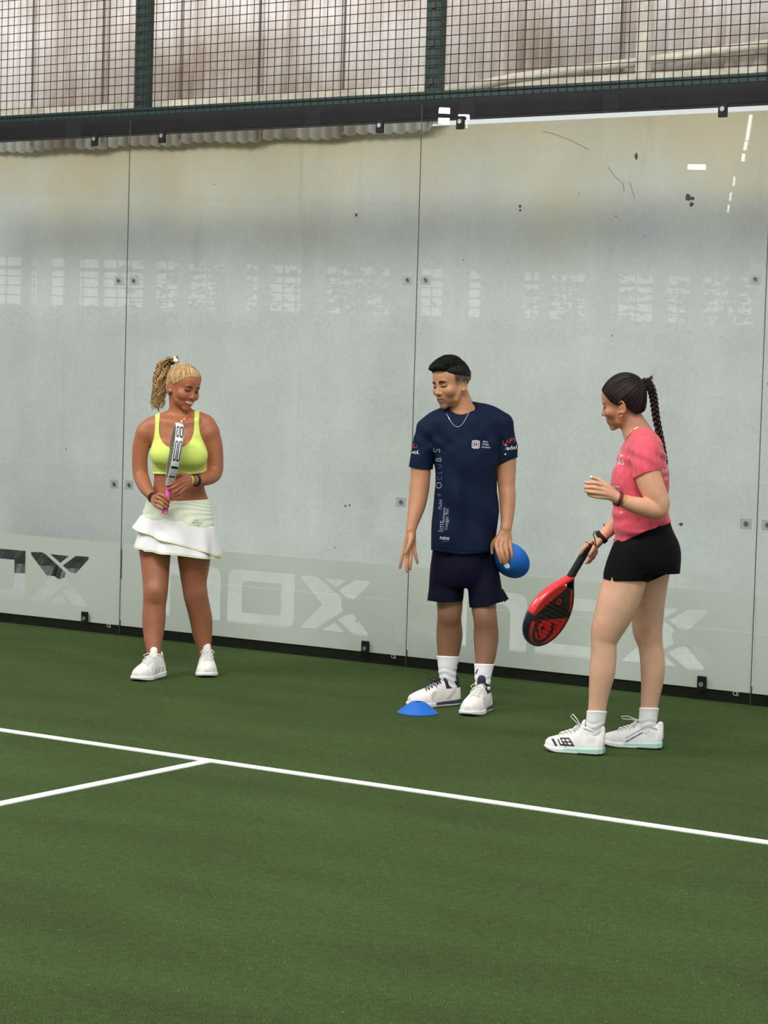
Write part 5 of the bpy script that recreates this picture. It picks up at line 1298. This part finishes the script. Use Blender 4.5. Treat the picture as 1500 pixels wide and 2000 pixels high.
# disc cones
M_blue = mat('blue_plastic', (24, 104, 200), .5, noise=(8, .05)); 
def disc_cone(label, mw):
    b = MB(); n = 64; prof = [(.095, 0), (.0955, .003), (.075, .020), (.050, .040), (.030, .052), (.0275, .053), (.016, .053), (.016, .051), (.027, .051), (.029, .050), (.049, .0375), (.074, .0175), (.0935, .0015)]; k = len(prof); V = []; Fc = []
    for i in range(n):
        a = 2*PI*i/n
        for r_, z in prof: V.append((r_*math.cos(a), r_*math.sin(a), z))
    for i in range(n):
        for j in range(k): Fc.append((i*k+j, ((i+1) % n)*k+j, ((i+1) % n)*k+(j+1) % k, i*k+(j+1) % k))
    b.add(V, Fc); o = b.build('disc_cone', M_blue, smooth=True); o.matrix_world = mw; tag(o, label, 'cone', 'blue disc cones'); e_ = o.modifiers.new('es', 'EDGE_SPLIT'); e_.split_angle = .7; return o
c = on_floor(816, 1393); disc_cone('blue disc cone lying on the turf by the man\'s shoe', Matrix.Translation(Vector((c[0], c[1], .001))))
zc = (-HR*.40-np.array([0, 0, 1.])*.42-HF*.80); zc /= np.linalg.norm(zc); xc = np.cross(zc, (0, 0, 1.)); xc /= np.linalg.norm(xc); yc = np.cross(zc, xc); o_ = wpt(p, p.P(998, 1094, .062))
disc_cone('blue disc cone hanging from the man\'s hand', Matrix([[xc[i], yc[i], zc[i], o_[i]] for i in range(3)]+[[0, 0, 0, 1]]))
# ---------------------------------------------------------------- woman in the pink shirt
nH, nT = (1178, 1475), (1080, 1467); fH, fT = (1292, 1463), (1192, 1457)
A3 = Person((on_floor(*nH)+on_floor(*fH))/2); p = A3
an = ankle_of(p, nH, nT); af = ankle_of(p, fH, fT); DN, DF = -an[1], -af[1]
p.v = Vol((p.P(1128, 1000)[0], -.34, 0), (p.P(1336, 1000)[0], .34, p.P(1220, 724)[2]), p.h); v = p.v
v.loft(p.stations([(845, 1236, 1272, 0, .08), (858, 1232, 1284, 0, .13), (880, 1222, 1290, 0, .155), (905, 1212, 1296, 0, .14), (935, 1202, 1298, 0, .125), (968, 1203, 1297, 0, .12), (1003, 1206, 1298, 0, .115), (1030, 1208, 1305, 0, .135), (1060, 1208, 1318, 0, .16), (1090, 1203, 1320, 0, .165), (1110, 1204, 1318, 0, .16)]), .02, rr=.02)
p.limb([(1248, 852, .02, 16), (1256, 866, .10, 20), (1260, 884, .145, 23)], .02); p.limb([(1248, 852, -.02, 16), (1254, 866, -.10, 20), (1252, 884, -.145, 22)], .02)
p.limb(legd(.085, DN, 1100, 1380, [(1232, 1085, 0, 38), (1225, 1110, 0, 40), (1219, 1138, 0, 41.5), (1207.5, 1174, 0, 40.5), (1196.5, 1204, 0, 36), (1185.5, 1230, 0, 31), (1180, 1252, 0, 25.5), (1179, 1282, 0, 25.2), (1176.3, 1312, 0, 25.2), (1172.5, 1338, 0, 22), (1169, 1362, 0, 19), (1166, 1387, 0, 17.4), (1162.5, 1412, 0, 16), (1160, 1434, 0, 13.5), (1160, 1450, 0, 14)]), .02)
p.limb(legd(-.085, DF, 1100, 1380, [(1275, 1085, 0, 38), (1272, 1110, 0, 37), (1268, 1142, 0, 35.5), (1265, 1174, 0, 34), (1264.5, 1204, 0, 31.5), (1265, 1232, 0, 29), (1269.5, 1256, 0, 24.6), (1273.5, 1282, 0, 24), (1275, 1308, 0, 23.8), (1273, 1338, 0, 21), (1270, 1362, 0, 18.4), (1268, 1382, 0, 16.8), (1265, 1408, 0, 15.5), (1264, 1428, 0, 13), (1266, 1446, 0, 13.5)]), .02)
for hh, tt in ((nH, nT), (fH, fT)):
    a_ = p.loc(on_floor(*hh)); b_ = p.loc(on_floor(*tt)); f_ = (b_-a_)/np.linalg.norm(b_-a_); v.seg(a_+f_*.05+(0, 0, .045), a_+f_*.18+(0, 0, .035), .019, .016, .02)
legs3 = v.D.copy()
p.limb([(1224, 795, 0, 20), (1232, 818, 0, 23), (1240, 836, 0, 26), (1250, 856, 0, 30)], .015)
# near arm, bent, and far arm, reaching down to the racket
p.limb([(1260, 882, .15, 22), (1262, 905, .165, 24), (1266.5, 932, .175, 25.5), (1277, 960, .185, 24), (1287, 982, .19, 21), (1286, 996, .195, 17.5), (1270, 994, .205, 18.5), (1250, 989, .215, 17.6), (1232, 984, .22, 15), (1215, 977, .225, 12.6), (1204, 972, .23, 11.4)], .015)
p.limb([(1252, 884, -.145, 22), (1244, 920, -.17, 20), (1234, 960, -.18, 19), (1222, 996, -.165, 17), (1205, 1020, -.13, 14.5), (1187, 1038, -.09, 12.4), (1174, 1050, -.065, 10.8)], .015)
fingers(p, [[(1204, 971, .23, 10), (1190, 957, .238, 6.6), (1177, 948, .245, 5), (1163, 943, .248, 4.6), (1151, 943, .238, 4.3), (1143, 942, .225, 3.5)],
            [(1204, 972, .23, 10), (1189, 962, .245, 6.8), (1173, 956, .256, 5), (1158, 952, .260, 4.6), (1147, 952, .250, 4.3), (1141, 951, .236, 3.6)],
            [(1204, 973, .23, 10), (1189, 966, .248, 6.6), (1174, 963.5, .258, 4.8), (1160, 961.5, .262, 4.4), (1149, 960, .254, 4.1), (1143, 958, .242, 3.5)],
            [(1204, 974, .23, 9), (1189, 971, .245, 6), (1176, 971, .252, 4.4), (1164, 970, .256, 4.0), (1154, 967.5, .250, 3.7), (1148, 965, .242, 3.2)],
            [(1203, 968, .22, 9), (1189, 953, .215, 6.4), (1178, 943, .210, 5.2), (1167, 936, .205, 4.4), (1155, 932, .205, 3.6)]])
HD = -.035
fingers(p, [[(1173, 1051, -.065, 9), (1164, 1057, -.065, 6.2), (1156, 1060, -.055, 5), (1147, 1064, -.022, 4.5), (1139, 1072, -.010, 4.2), (1134, 1081, -.012, 3.5)],
            [(1173, 1052, -.07, 9), (1166, 1062, -.078, 6.4), (1161, 1070, -.078, 5), (1164, 1078, -.055, 4.5), (1160, 1084, -.026, 4.3), (1153, 1086, -.008, 3.6)],
            [(1173, 1053, -.07, 9), (1165, 1066, -.078, 6), (1158, 1076, -.076, 4.8), (1160, 1086, -.055, 4.3), (1156, 1091, -.028, 4.1), (1149.5, 1092.5, -.010, 3.4)],
            [(1174, 1054, -.07, 8), (1163, 1069, -.078, 5.4), (1153, 1082, -.074, 4.3), (1154, 1093, -.056, 3.8), (1150, 1098, -.034, 3.6), (1144.5, 1099, -.016, 3.1)],
            [(1173, 1052, -.06, 8), (1168, 1060, -.035, 5.6), (1161, 1068, -.015, 4.6), (1156, 1077, -.004, 4.2), (1151, 1084, -.002, 3.4)]])
p.head_frame(1216, 786.5, .0, -110, 14, 8, .955)
build_head(p, jaw=.97, chin=.98)
SK3 = skin('fair_skin')
def tint3(V):
    T = flat_tint(V, (208, 156, 124)); px, py = p.pix(V)
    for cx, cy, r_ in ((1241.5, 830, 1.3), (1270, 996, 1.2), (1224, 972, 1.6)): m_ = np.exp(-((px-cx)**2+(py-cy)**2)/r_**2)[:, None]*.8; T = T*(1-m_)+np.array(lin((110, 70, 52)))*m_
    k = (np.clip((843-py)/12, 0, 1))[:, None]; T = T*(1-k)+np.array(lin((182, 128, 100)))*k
    k = (np.clip((py-1125)/30, 0, 1))[:, None]; T = T*(1-k)+np.array(lin((216, 170, 142)))*k
    m_ = (np.exp(-((px-1152)/6)**2-((py-931)/3.4)**2) > .55) & (V[:, 1] < -.15); T[m_ & (px < 1157.5)] = lin((246, 244, 240))
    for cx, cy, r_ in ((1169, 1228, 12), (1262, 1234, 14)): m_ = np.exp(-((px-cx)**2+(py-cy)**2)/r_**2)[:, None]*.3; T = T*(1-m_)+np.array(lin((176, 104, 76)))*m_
    return face_tint(p, V, T, None, (176, 100, 92), (60, 40, 34), 2.1, eye_open=.14)
finish_body(p, 'person', v.D, SK3, tint3, 'person in pink t-shirt and black shorts with a long braid, seen from the side'); W3 = p.obj
# t-shirt
M_pink_t = mat('heathered_coral_fabric', (216, 78, 95), .8, noise=(55, .17, (1, 1, .5)), bump=(600, .3, .001), sheen=.15)
keep = p.v; sv = subvol(v, legs3, (p.P(1184, 1000)[0], -.27, p.P(1260, 1075)[2]), (p.P(1322, 1000)[0], .27, p.P(1240, 824)[2]), .004); p.v = sv
F4 = folds([(18, 3, 60, .3, .0045), (-30, 6, 50, 1.2, .005), (50, 10, 30, 2.2, .0028), (20, 8, 110, 4, .0032)])
def F4b(X, Y, Z): w = np.clip((p.P(1250, 960)[2]-Z)/.10, .25, 1.); return F4(X, Y, Z)*w
sv.loft(p.stations([(838, 1240, 1272, 0, .075), (848, 1231, 1283, 0, .115), (862, 1223, 1289, 0, .165), (880, 1214, 1295, 0, .165), (900, 1206, 1301, 0, .152), (922, 1198, 1304, 0, .145), (945, 1195, 1305, 0, .142), (970, 1195.5, 1304, 0, .140), (1000, 1197, 1303, 0, .140), (1025, 1197, 1310, 0, .166), (1048, 1199, 1316, 0, .180), (1068, 1204, 1318, 0, .184)]), .02, rr=.012, fold=F4b, power=2.3)
p.limb([(1250, 850, .03, 15), (1257, 864, .10, 21), (1261, 884, .15, 26), (1263, 905, .168, 27.5), (1263.5, 932, .172, 28.5)], .015)
p.limb([(1250, 850, -.03, 15), (1255, 864, -.10, 21), (1252, 884, -.15, 25), (1248, 910, -.165, 25)], .015)
X, Y, Z = sv.grids((slice(None),)*3); gx, gy = p.pixgrid((slice(None),)*3); sc = p.sc()
sv.D += (.0022*np.sin(60*X+70*Z+2*np.sin(30*Z))).astype(np.float32)*np.clip((gy-860)/30, 0, 1)
body_hem = poly_sd(gx, gy, [(1180, 800), (1340, 800), (1340, 1010), (1311, 1020), (1296, 1027), (1262, 1037), (1235, 1050), (1222, 1056.5), (1206, 1061), (1180, 1061)])*sc
_ax = p.P(1263.5, 920, .172); near_side = np.minimum(.088-np.hypot(X-_ax[0], Y-_ax[1]), -Y-.138)-(gy > 956)*1.                            # the sleeve hangs nearer to the camera than the trunk
w_ = np.clip(near_side/.014+.5, 0, 1); slv = poly_sd(gx, gy, [(1180, 800), (1340, 800), (1340, 904), (1288, 918.5), (1262, 923), (1238, 934), (1222, 936), (1180, 936)])*sc
body = np.maximum(body_hem, slv*w_-.06*(1-w_))
sv.D = (-smin(-sv.D, -body.astype(np.float32), .003)).astype(np.float32)
sv.seg(p.P(1238, 812, 0), p.P(1247, 848, 0), .060, .060, .004, 's', flat=(p.P(1300, 840, 0)-p.P(1200, 840, 0), 1.15))
tee = vol_mesh('t_shirt', sv, M_pink_t, W3); p.v = keep
bt = bvh_of(tee)
T_ = lambda txt, x, y, size, rot, m_, sx_=1., nm='lettering', sh=0.: decal(nm, p, bt, text_shape(txt, 1, 0), x, y, size, rot, m_, tee, .0012, sx_, sh)
M_wpr = mat('white_shirt_print', (250, 226, 228), .6)
T_('VAS', 1209, 904, 15, 6, M_wpr, .8); T_('LA', 1212, 891, 11, 30, M_wpr, .8); T_('love', 1204, 950, 9, 2, M_wpr, .9); T_('oo', 1214, 1000, 8, 4, M_wpr, .8)
T_('fun', 1298, 919, 14, 10, M_wpr, .7, 'back_lettering', .2); T_('OY', 1301, 935, 9, 6, M_wpr, .6, 'back_lettering')
# black shorts
M_blk = mat('black_sports_fabric', (5, 5, 7), .8, bump=(700, .2, .0008), spec=.15)
sv = subvol(v, legs3, (p.P(1166, 1000)[0], -.30, p.P(1260, 1158)[2]), (p.P(1340, 1000)[0], .26, p.P(1260, 1000)[2]), .005); p.v = sv
F5 = folds([(30, 8, 10, .3, .0018), (20, 3, -30, 1, .0018)])
sv.loft(p.stations([(1014, 1212, 1306, 0, .138), (1035, 1208, 1315, 0, .150), (1055, 1201, 1324, 0, .170), (1075, 1199, 1328, 0, .178), (1100, 1194, 1328.5, 0, .180), (1118, 1190, 1328, 0, .172)]), .02, fold=F5, power=2.3)
p.limb(legd(.085, DN, 1100, 1380, [(1238, 1085, 0, 40), (1231, 1112, 0, 44), (1223, 1142, 0, 44)]), .012); p.limb(legd(-.085, DF, 1100, 1380, [(1278, 1085, 0, 42), (1284, 1112, 0, 44), (1284, 1140, 0, 44)]), .012)
X, Y, Z = sv.grids((slice(None),)*3); gx, gy = p.pixgrid((slice(None),)*3)
pn_ = [(1180, 1052), (1214, 1052), (1235, 1042), (1262, 1028), (1311, 1011), (1340, 1005), (1340, 1120.6), (1300, 1122), (1283, 1130), (1266, 1137.5), (1258, 1135.5), (1197.5, 1135), (1195.5, 1124), (1192, 1134), (1178, 1130)]
pf_ = [(1180, 1052), (1214, 1052), (1235, 1042), (1262, 1028), (1311, 1011), (1340, 1005), (1340, 1120), (1300, 1122), (1180, 1124)]
reg = np.where(Y < .0, poly_sd(gx, gy, pn_), poly_sd(gx, gy, pf_))*sc
sv.D = (-smin(-sv.D, -reg.astype(np.float32), .003)).astype(np.float32)
vol_mesh('shorts', sv, M_blk, W3); p.v = keep
s1 = sock(p, legs3, v, 1130, 1198, 1387, 1450, M_sock, 'sock', (1, -(DN+DF)/2))
s2 = sock(p, legs3, v, 1236, 1300, 1381, 1442, M_sock, 'sock', (-1, -(DN+DF)/2))
# shoes
M_shoe_f = mat('white_leather_upper', (238, 236, 234), .6, attr=True, bump=(420, .25, .001)); M_sole_f = mat('white_and_mint_sole', (238, 238, 238), .5, attr=True)
def cols_f(V):
    T = flat_tint(V, (240, 240, 238)); m_ = (V[:, 1] < .16) & (V[:, 2] < .033) & (V[:, 2] > .010+.05*(V[:, 1]-.1)*(V[:, 1] > .1)); T[m_] = lin((172, 214, 206)); m_ = (V[:, 1] < .10) & (V[:, 2] < .008); T[m_] = lin((60, 84, 84)); return T
def st3n(V):
    T = flat_tint(V, (240, 238, 235)); sidev = np.abs(V[:, 0]) > .012; y, z = V[:, 1], V[:, 2]
    zc = z+.10*(y-.15)
    def stroke(a, b, w): 
        a = np.array(a); b = np.array(b); e = b-a; t = np.clip(((y-a[0])*e[0]+(z-a[1])*e[1])/(e@e), 0, 1); return np.hypot(y-a[0]-t*e[0], z-a[1]-t*e[1]) < w
    m_ = stroke((.208, .050), (.192, .030), .0052) | stroke((.216, .052), (.208, .050), .003)
    for a, b in (((.176, .060), (.150, .030)), ((.186, .054), (.172, .034)), ((.176, .060), (.140, .062)), ((.172, .034), (.118, .034)), ((.140, .062), (.118, .034)), ((.158, .060), (.142, .034)), ((.166, .047), (.128, .048))): m_ |= stroke(a, b, .0032)
    T[m_ & sidev] = lin((34, 36, 44)); return T
def st3f(V):
    T = flat_tint(V, (232, 230, 230)); y, z = V[:, 1], V[:, 2]; m_ = (np.abs((z-.05)+.62*(y-.11)) < .0035) & (y > .07) & (y < .15); T[m_] = lin((88, 90, 96)); m_ = (np.abs((z-.06)+.62*(y-.12)) < .0025) & (y > .08) & (y < .15); T[m_] = lin((150, 150, 154)); return T
s_, A_, u_, so_ = make_shoe(p, nH, nT, .250, .098, (M_shoe_f, M_sole_f, M_line_w), M_laces_white, .112, st3n, toe_spring=.016, hs=1.04); so_t(so_, cols_f); s_['label'] = 'white shoe with bold black side mark'
b = MB(); b.tube([(0, .10, .112), (.004, .13, .135), (.002, .145, .15), (0, .135, .16), (-.004, .115, .14), (0, .10, .115)], .002, 5); b.build('lace_bow', M_laces_white, s_, smooth=True)
s_, A_, u_, so_ = make_shoe(p, fH, fT, .250, .098, (M_shoe_f, M_sole_f, M_line_w), M_laces_white, .112, st3f); so_t(so_, cols_f); s_['label'] = 'white shoe with thin grey stripes'
b = MB(); b.tube([(0, .10, .116), (.004, .15, .13), (.002, .175, .128), (0, .17, .118), (-.004, .13, .118), (0, .10, .114)], .002, 5); b.build('lace_bow', M_laces_white, s_, smooth=True)
# hair: sleek cap, tie and braid
M_brown = mat('dark_brown_hair', (26, 14, 12), .5, noise=(60, .3), bump=(160, .3, .0015), spec=.25); M_brown_l = mat('warm_brown_hair', (56, 32, 25), .45, noise=(60, .2)); M_brown_d = mat('near_black_hair', (20, 13, 12), .5)
hair3 = empty('hair'); hair3.parent = W3
HL3 = ([-8, -5, -3, -1.5, .3, 2, 4, 5.6, 6.8, 7.6], [-6.5, -5.0, -3.6, -2.4, 1.6, 3.4, 4.6, 5.8, 6.8, 7.6])
def region3(x, y, z): return np.maximum(y-np.interp(z, *[HL3[0]+[12], HL3[1]+[30]]), -6.0-z)
cap3 = head_hair(p, 'scalp_hair', M_brown, hair3, region3, .45, extra=lambda: p.hell((0, -2.2, 4.4), (7.2, 9.0, 8.3), 1.))
pony3 = np.array((0, -9.6, 7.6)); HLb = ([-6, -5, -3, -1.5, .3, 2, 4, 5.6, 6.8, 7.6], [-5.6, -5.2, -3.8, -2.6, 1.4, 3.2, 4.4, 5.6, 6.6, 7.2])
CL = comb_lines(p, pony3, 420, HLb, .04, .12, 9, cap3)
strands('combed_strands', CL[:280], .0013, M_brown, hair3); strands('warm_strands', CL[280:350], .0012, M_brown_l, hair3); strands('dark_strands', CL[350:], .0013, M_brown_d, hair3)
c = p.P(1254, 749, 0); b = MB(); nn_ = p.hR@np.array((0, -.8, .6)); ux = np.cross(nn_, (0, 1, 0)); ux /= np.linalg.norm(ux); uy = np.cross(nn_, ux)
b.tube([c+.022*(math.cos(t)*ux+math.sin(t)*uy) for t in np.linspace(0, 2*PI, 20, endpoint=False)], .0085, 8, closed=True); b.build('hair_tie', M_blackfab, W3, smooth=True)
bp = [p.P(1250, 750, 0), p.P(1262, 746, .0), p.P(1271, 757, .005), p.P(1276, 775, .01), p.P(1279, 796, .02), p.P(1282, 818, .03), p.P(1287, 842, .04), p.P(1292, 866, .05), p.P(1296, 888, .052), p.P(1299, 908, .05)]
Pp, _ = smooth_path(bp, 1, 16); m_ = len(Pp); b = MB(); b2 = MB(); rn = random.Random(6)
for k in range(3):
    for sub in range(9):
        oa, orr = 2*PI*sub/9+.3, (.0 if sub == 0 else .0052); L_ = []
        for i in range(m_):
            t = i/(m_-1); w_ = 2*PI*(t*7.2)+k*2*PI/3; env = (1-.28*t)*(min(1, .4+t*5)); lat = .0125*env*math.sin(w_); dep = .0075*env*math.sin(2*w_)
            tg = Pp[min(i+1, m_-1)]-Pp[max(i-1, 0)]; tg /= np.linalg.norm(tg)+1e-9; s_v = np.cross(tg, (0, 1, 0)); s_v /= np.linalg.norm(s_v)+1e-9
            L_.append(Pp[i]+s_v*(lat+orr*env*math.cos(oa+3*t))+np.array((0, 1., 0))*(dep+orr*env*math.sin(oa+3*t)))
        (b if sub % 3 else b2).tube(L_, [.0042*(1-.5*i/(m_-1)) for i in range(m_)], 5)
b.build('braid', M_brown, hair3, smooth=True); b2.build('braid_highlights', M_brown_l, hair3, smooth=True)
tail_ = [[p.P(1262, 747, rn.uniform(-.01, .02)), p.P(1268+rn.uniform(-3, 4), 740+rn.uniform(-5, 6), 0), p.P(1273+rn.uniform(-2, 4), 731+rn.uniform(0, 14), 0)] for _ in range(16)]
strands('flyaway_strands', tail_, .0014, M_brown, hair3, 4)
tail_ = [[p.P(1256, 748, rn.uniform(-.02, .02)), p.P(1266+rn.uniform(-4, 4), 744+rn.uniform(-3, 5), rn.uniform(-.02, .02)), p.P(1273+rn.uniform(-7, 4), 762+rn.uniform(-5, 5), rn.uniform(-.02, .025)), p.P(1276+rn.uniform(-6, 4), 785, rn.uniform(-.01, .02))] for _ in range(90)]
strands('ponytail_strands', tail_, .0014, M_brown, hair3, 4)
tail_ = [[p.P(1299, 900, .05), p.P(1299+rn.uniform(-3, 3), 906, .05), p.P(1300+rn.uniform(-2, 2), 914+rn.uniform(-3, 3), .05)] for _ in range(24)]
strands('braid_end', tail_, .0014, M_brown, hair3, 4)
# earring, necklace, bracelets, wristband and cord
b = MB(); e_ = p.P(1211, 808, .085); b.tube([e_+np.array((.0085*math.cos(t), -.002*math.sin(t), .010*math.sin(t)-.002)) for t in np.linspace(.3, 2*PI-.3, 16)], .0024, 6); b.build('hoop_earring', M_gold, W3, smooth=True)
b3 = bvh_of(W3); nk = [q for q in (on_skin(p, b3, x, y, .0015) for x, y in ((1224, 857), (1228, 851), (1233, 845), (1239, 839), (1246, 834), (1252, 831.5))) if q is not None]
b = MB(); b.tube(nk, .0012, 5); b.build('necklace', M_gold, W3)
M_red_b = mat('dark_red_beads', (92, 34, 34), .5, noise=(200, .5))
wristband(p, p.P(1210, 974.5, .226), p.P(1200, 971, .23), .0290, .008, M_red_b, 'beaded_bracelet', .0035); wristband(p, p.P(1206, 974, .229), p.P(1196, 970, .235), .0275, .008, M_red_b, 'beaded_bracelet', .0035)
wristband(p, p.P(1214, 977, .225), p.P(1203, 972, .23), .0290, .003, M_gold, 'gold_bracelet', .002)
wristband(p, p.P(1175, 1049, -.068), p.P(1165, 1058, -.07), .0255, .022, M_blackfab, 'wristband', .005)
# red racket
M_rr = mat('red_and_black_frame', (220, 40, 46), .3, coat=.3, attr=True); M_rf = mat('red_and_black_face', (214, 34, 40), .35, coat=.3, attr=True, noise=(120, .12)); M_gk = mat('black_overgrip', (18, 18, 20), .75, noise=(40, .2))
but = wpt(p, p.P(1152.5, 1062, HD)); tipp = wpt(p, p.P(1037, 1258, HD)); Lr = np.linalg.norm(tipp-but)
zd = -HF*.635+HR*.645+np.array([0, 0, -.39])
R2, hy, rx, y0, out_ = racket('padel_racket', 'red and black teardrop padel racket hanging from the hand of the woman in pink', Lr, .262, .038, .150, (M_rr, M_rf, M_gk), but, tipp-but, zd, grip_r=.0185)
for o in R2.children:
    if o.name.startswith('face'):
        me = o.data
        import bmesh
        bm = bmesh.new(); bm.from_mesh(me); bmesh.ops.triangulate(bm, faces=bm.faces)
        for _ in range(6):
            E = [e for e in bm.edges if e.calc_length() > .006]
            if not E: break
            bmesh.ops.subdivide_edges(bm, edges=E, cuts=1); bmesh.ops.triangulate(bm, faces=[f for f in bm.faces if len(f.verts) > 3])
        bm.to_mesh(me); bm.free(); me.update()
        def cf(V):
            T = flat_tint(V, (216, 30, 38)); x, y = V[:, 0], V[:, 1]-hy; blk = np.array(lin((24, 26, 38)))
            m_ = (y+.35*x*sg2 < .010) & (y > -.16) & (x*sg2 > -.62*(y+.150)-.004) & (x*sg2 < (y+.16)*.9+.01); T[m_] = blk                         # dark shield towards the throat
            r_ = np.hypot(x/1.05, (y-.060)/.95); m_ = (np.abs(r_-.058) < .0095) & ((y > .03) | (x < -.02)) ; T[m_ & (y > .016)] = blk
            m_ = (np.hypot(x-.01, y-.055) < .012); T[m_] = blk; m_ = (np.abs(x*.7+y-.098) < .006) & (y > .02) & (r_ < .09); T[m_] = blk
            m_ = (np.hypot((x-.006)/1.5, y+.075) < .013) & (np.hypot((x-.006)/1.5, y+.075) > .006); T[m_] = lin((200, 30, 40)); return T
        sg2 = 1 if np.array(R2.matrix_world.col[0][:3])@HR > 0 else -1
        so_t(o, cf)
    if o.name.startswith('frame'):
        def cfr(V):
            T = flat_tint(V, (30, 30, 44)); m_ = (V[:, 1] < hy+.015) & (V[:, 0]*sgn > 0); T[m_] = lin((224, 52, 56)); return T
        sgn = 1 if np.array(R2.matrix_world.col[0][:3])@HR < 0 else -1
        so_t(o, cfr)
b = MB(); q = lambda x, y, d: np.linalg.inv(np.array(R2.matrix_world))@np.append(wpt(p, p.P(x, y, d)), 1)
b.tube(smooth_path([q(1157, 1057, HD)[:3], q(1163, 1066, 0)[:3], q(1162, 1054, .01)[:3], q(1159, 1043, .0)[:3], q(1164, 1038, -.03)[:3], q(1171, 1042, -.035)[:3]], 1, 6)[0], .0022, 6)
b.build('wrist_cord', M_blackfab, R2, smooth=True)
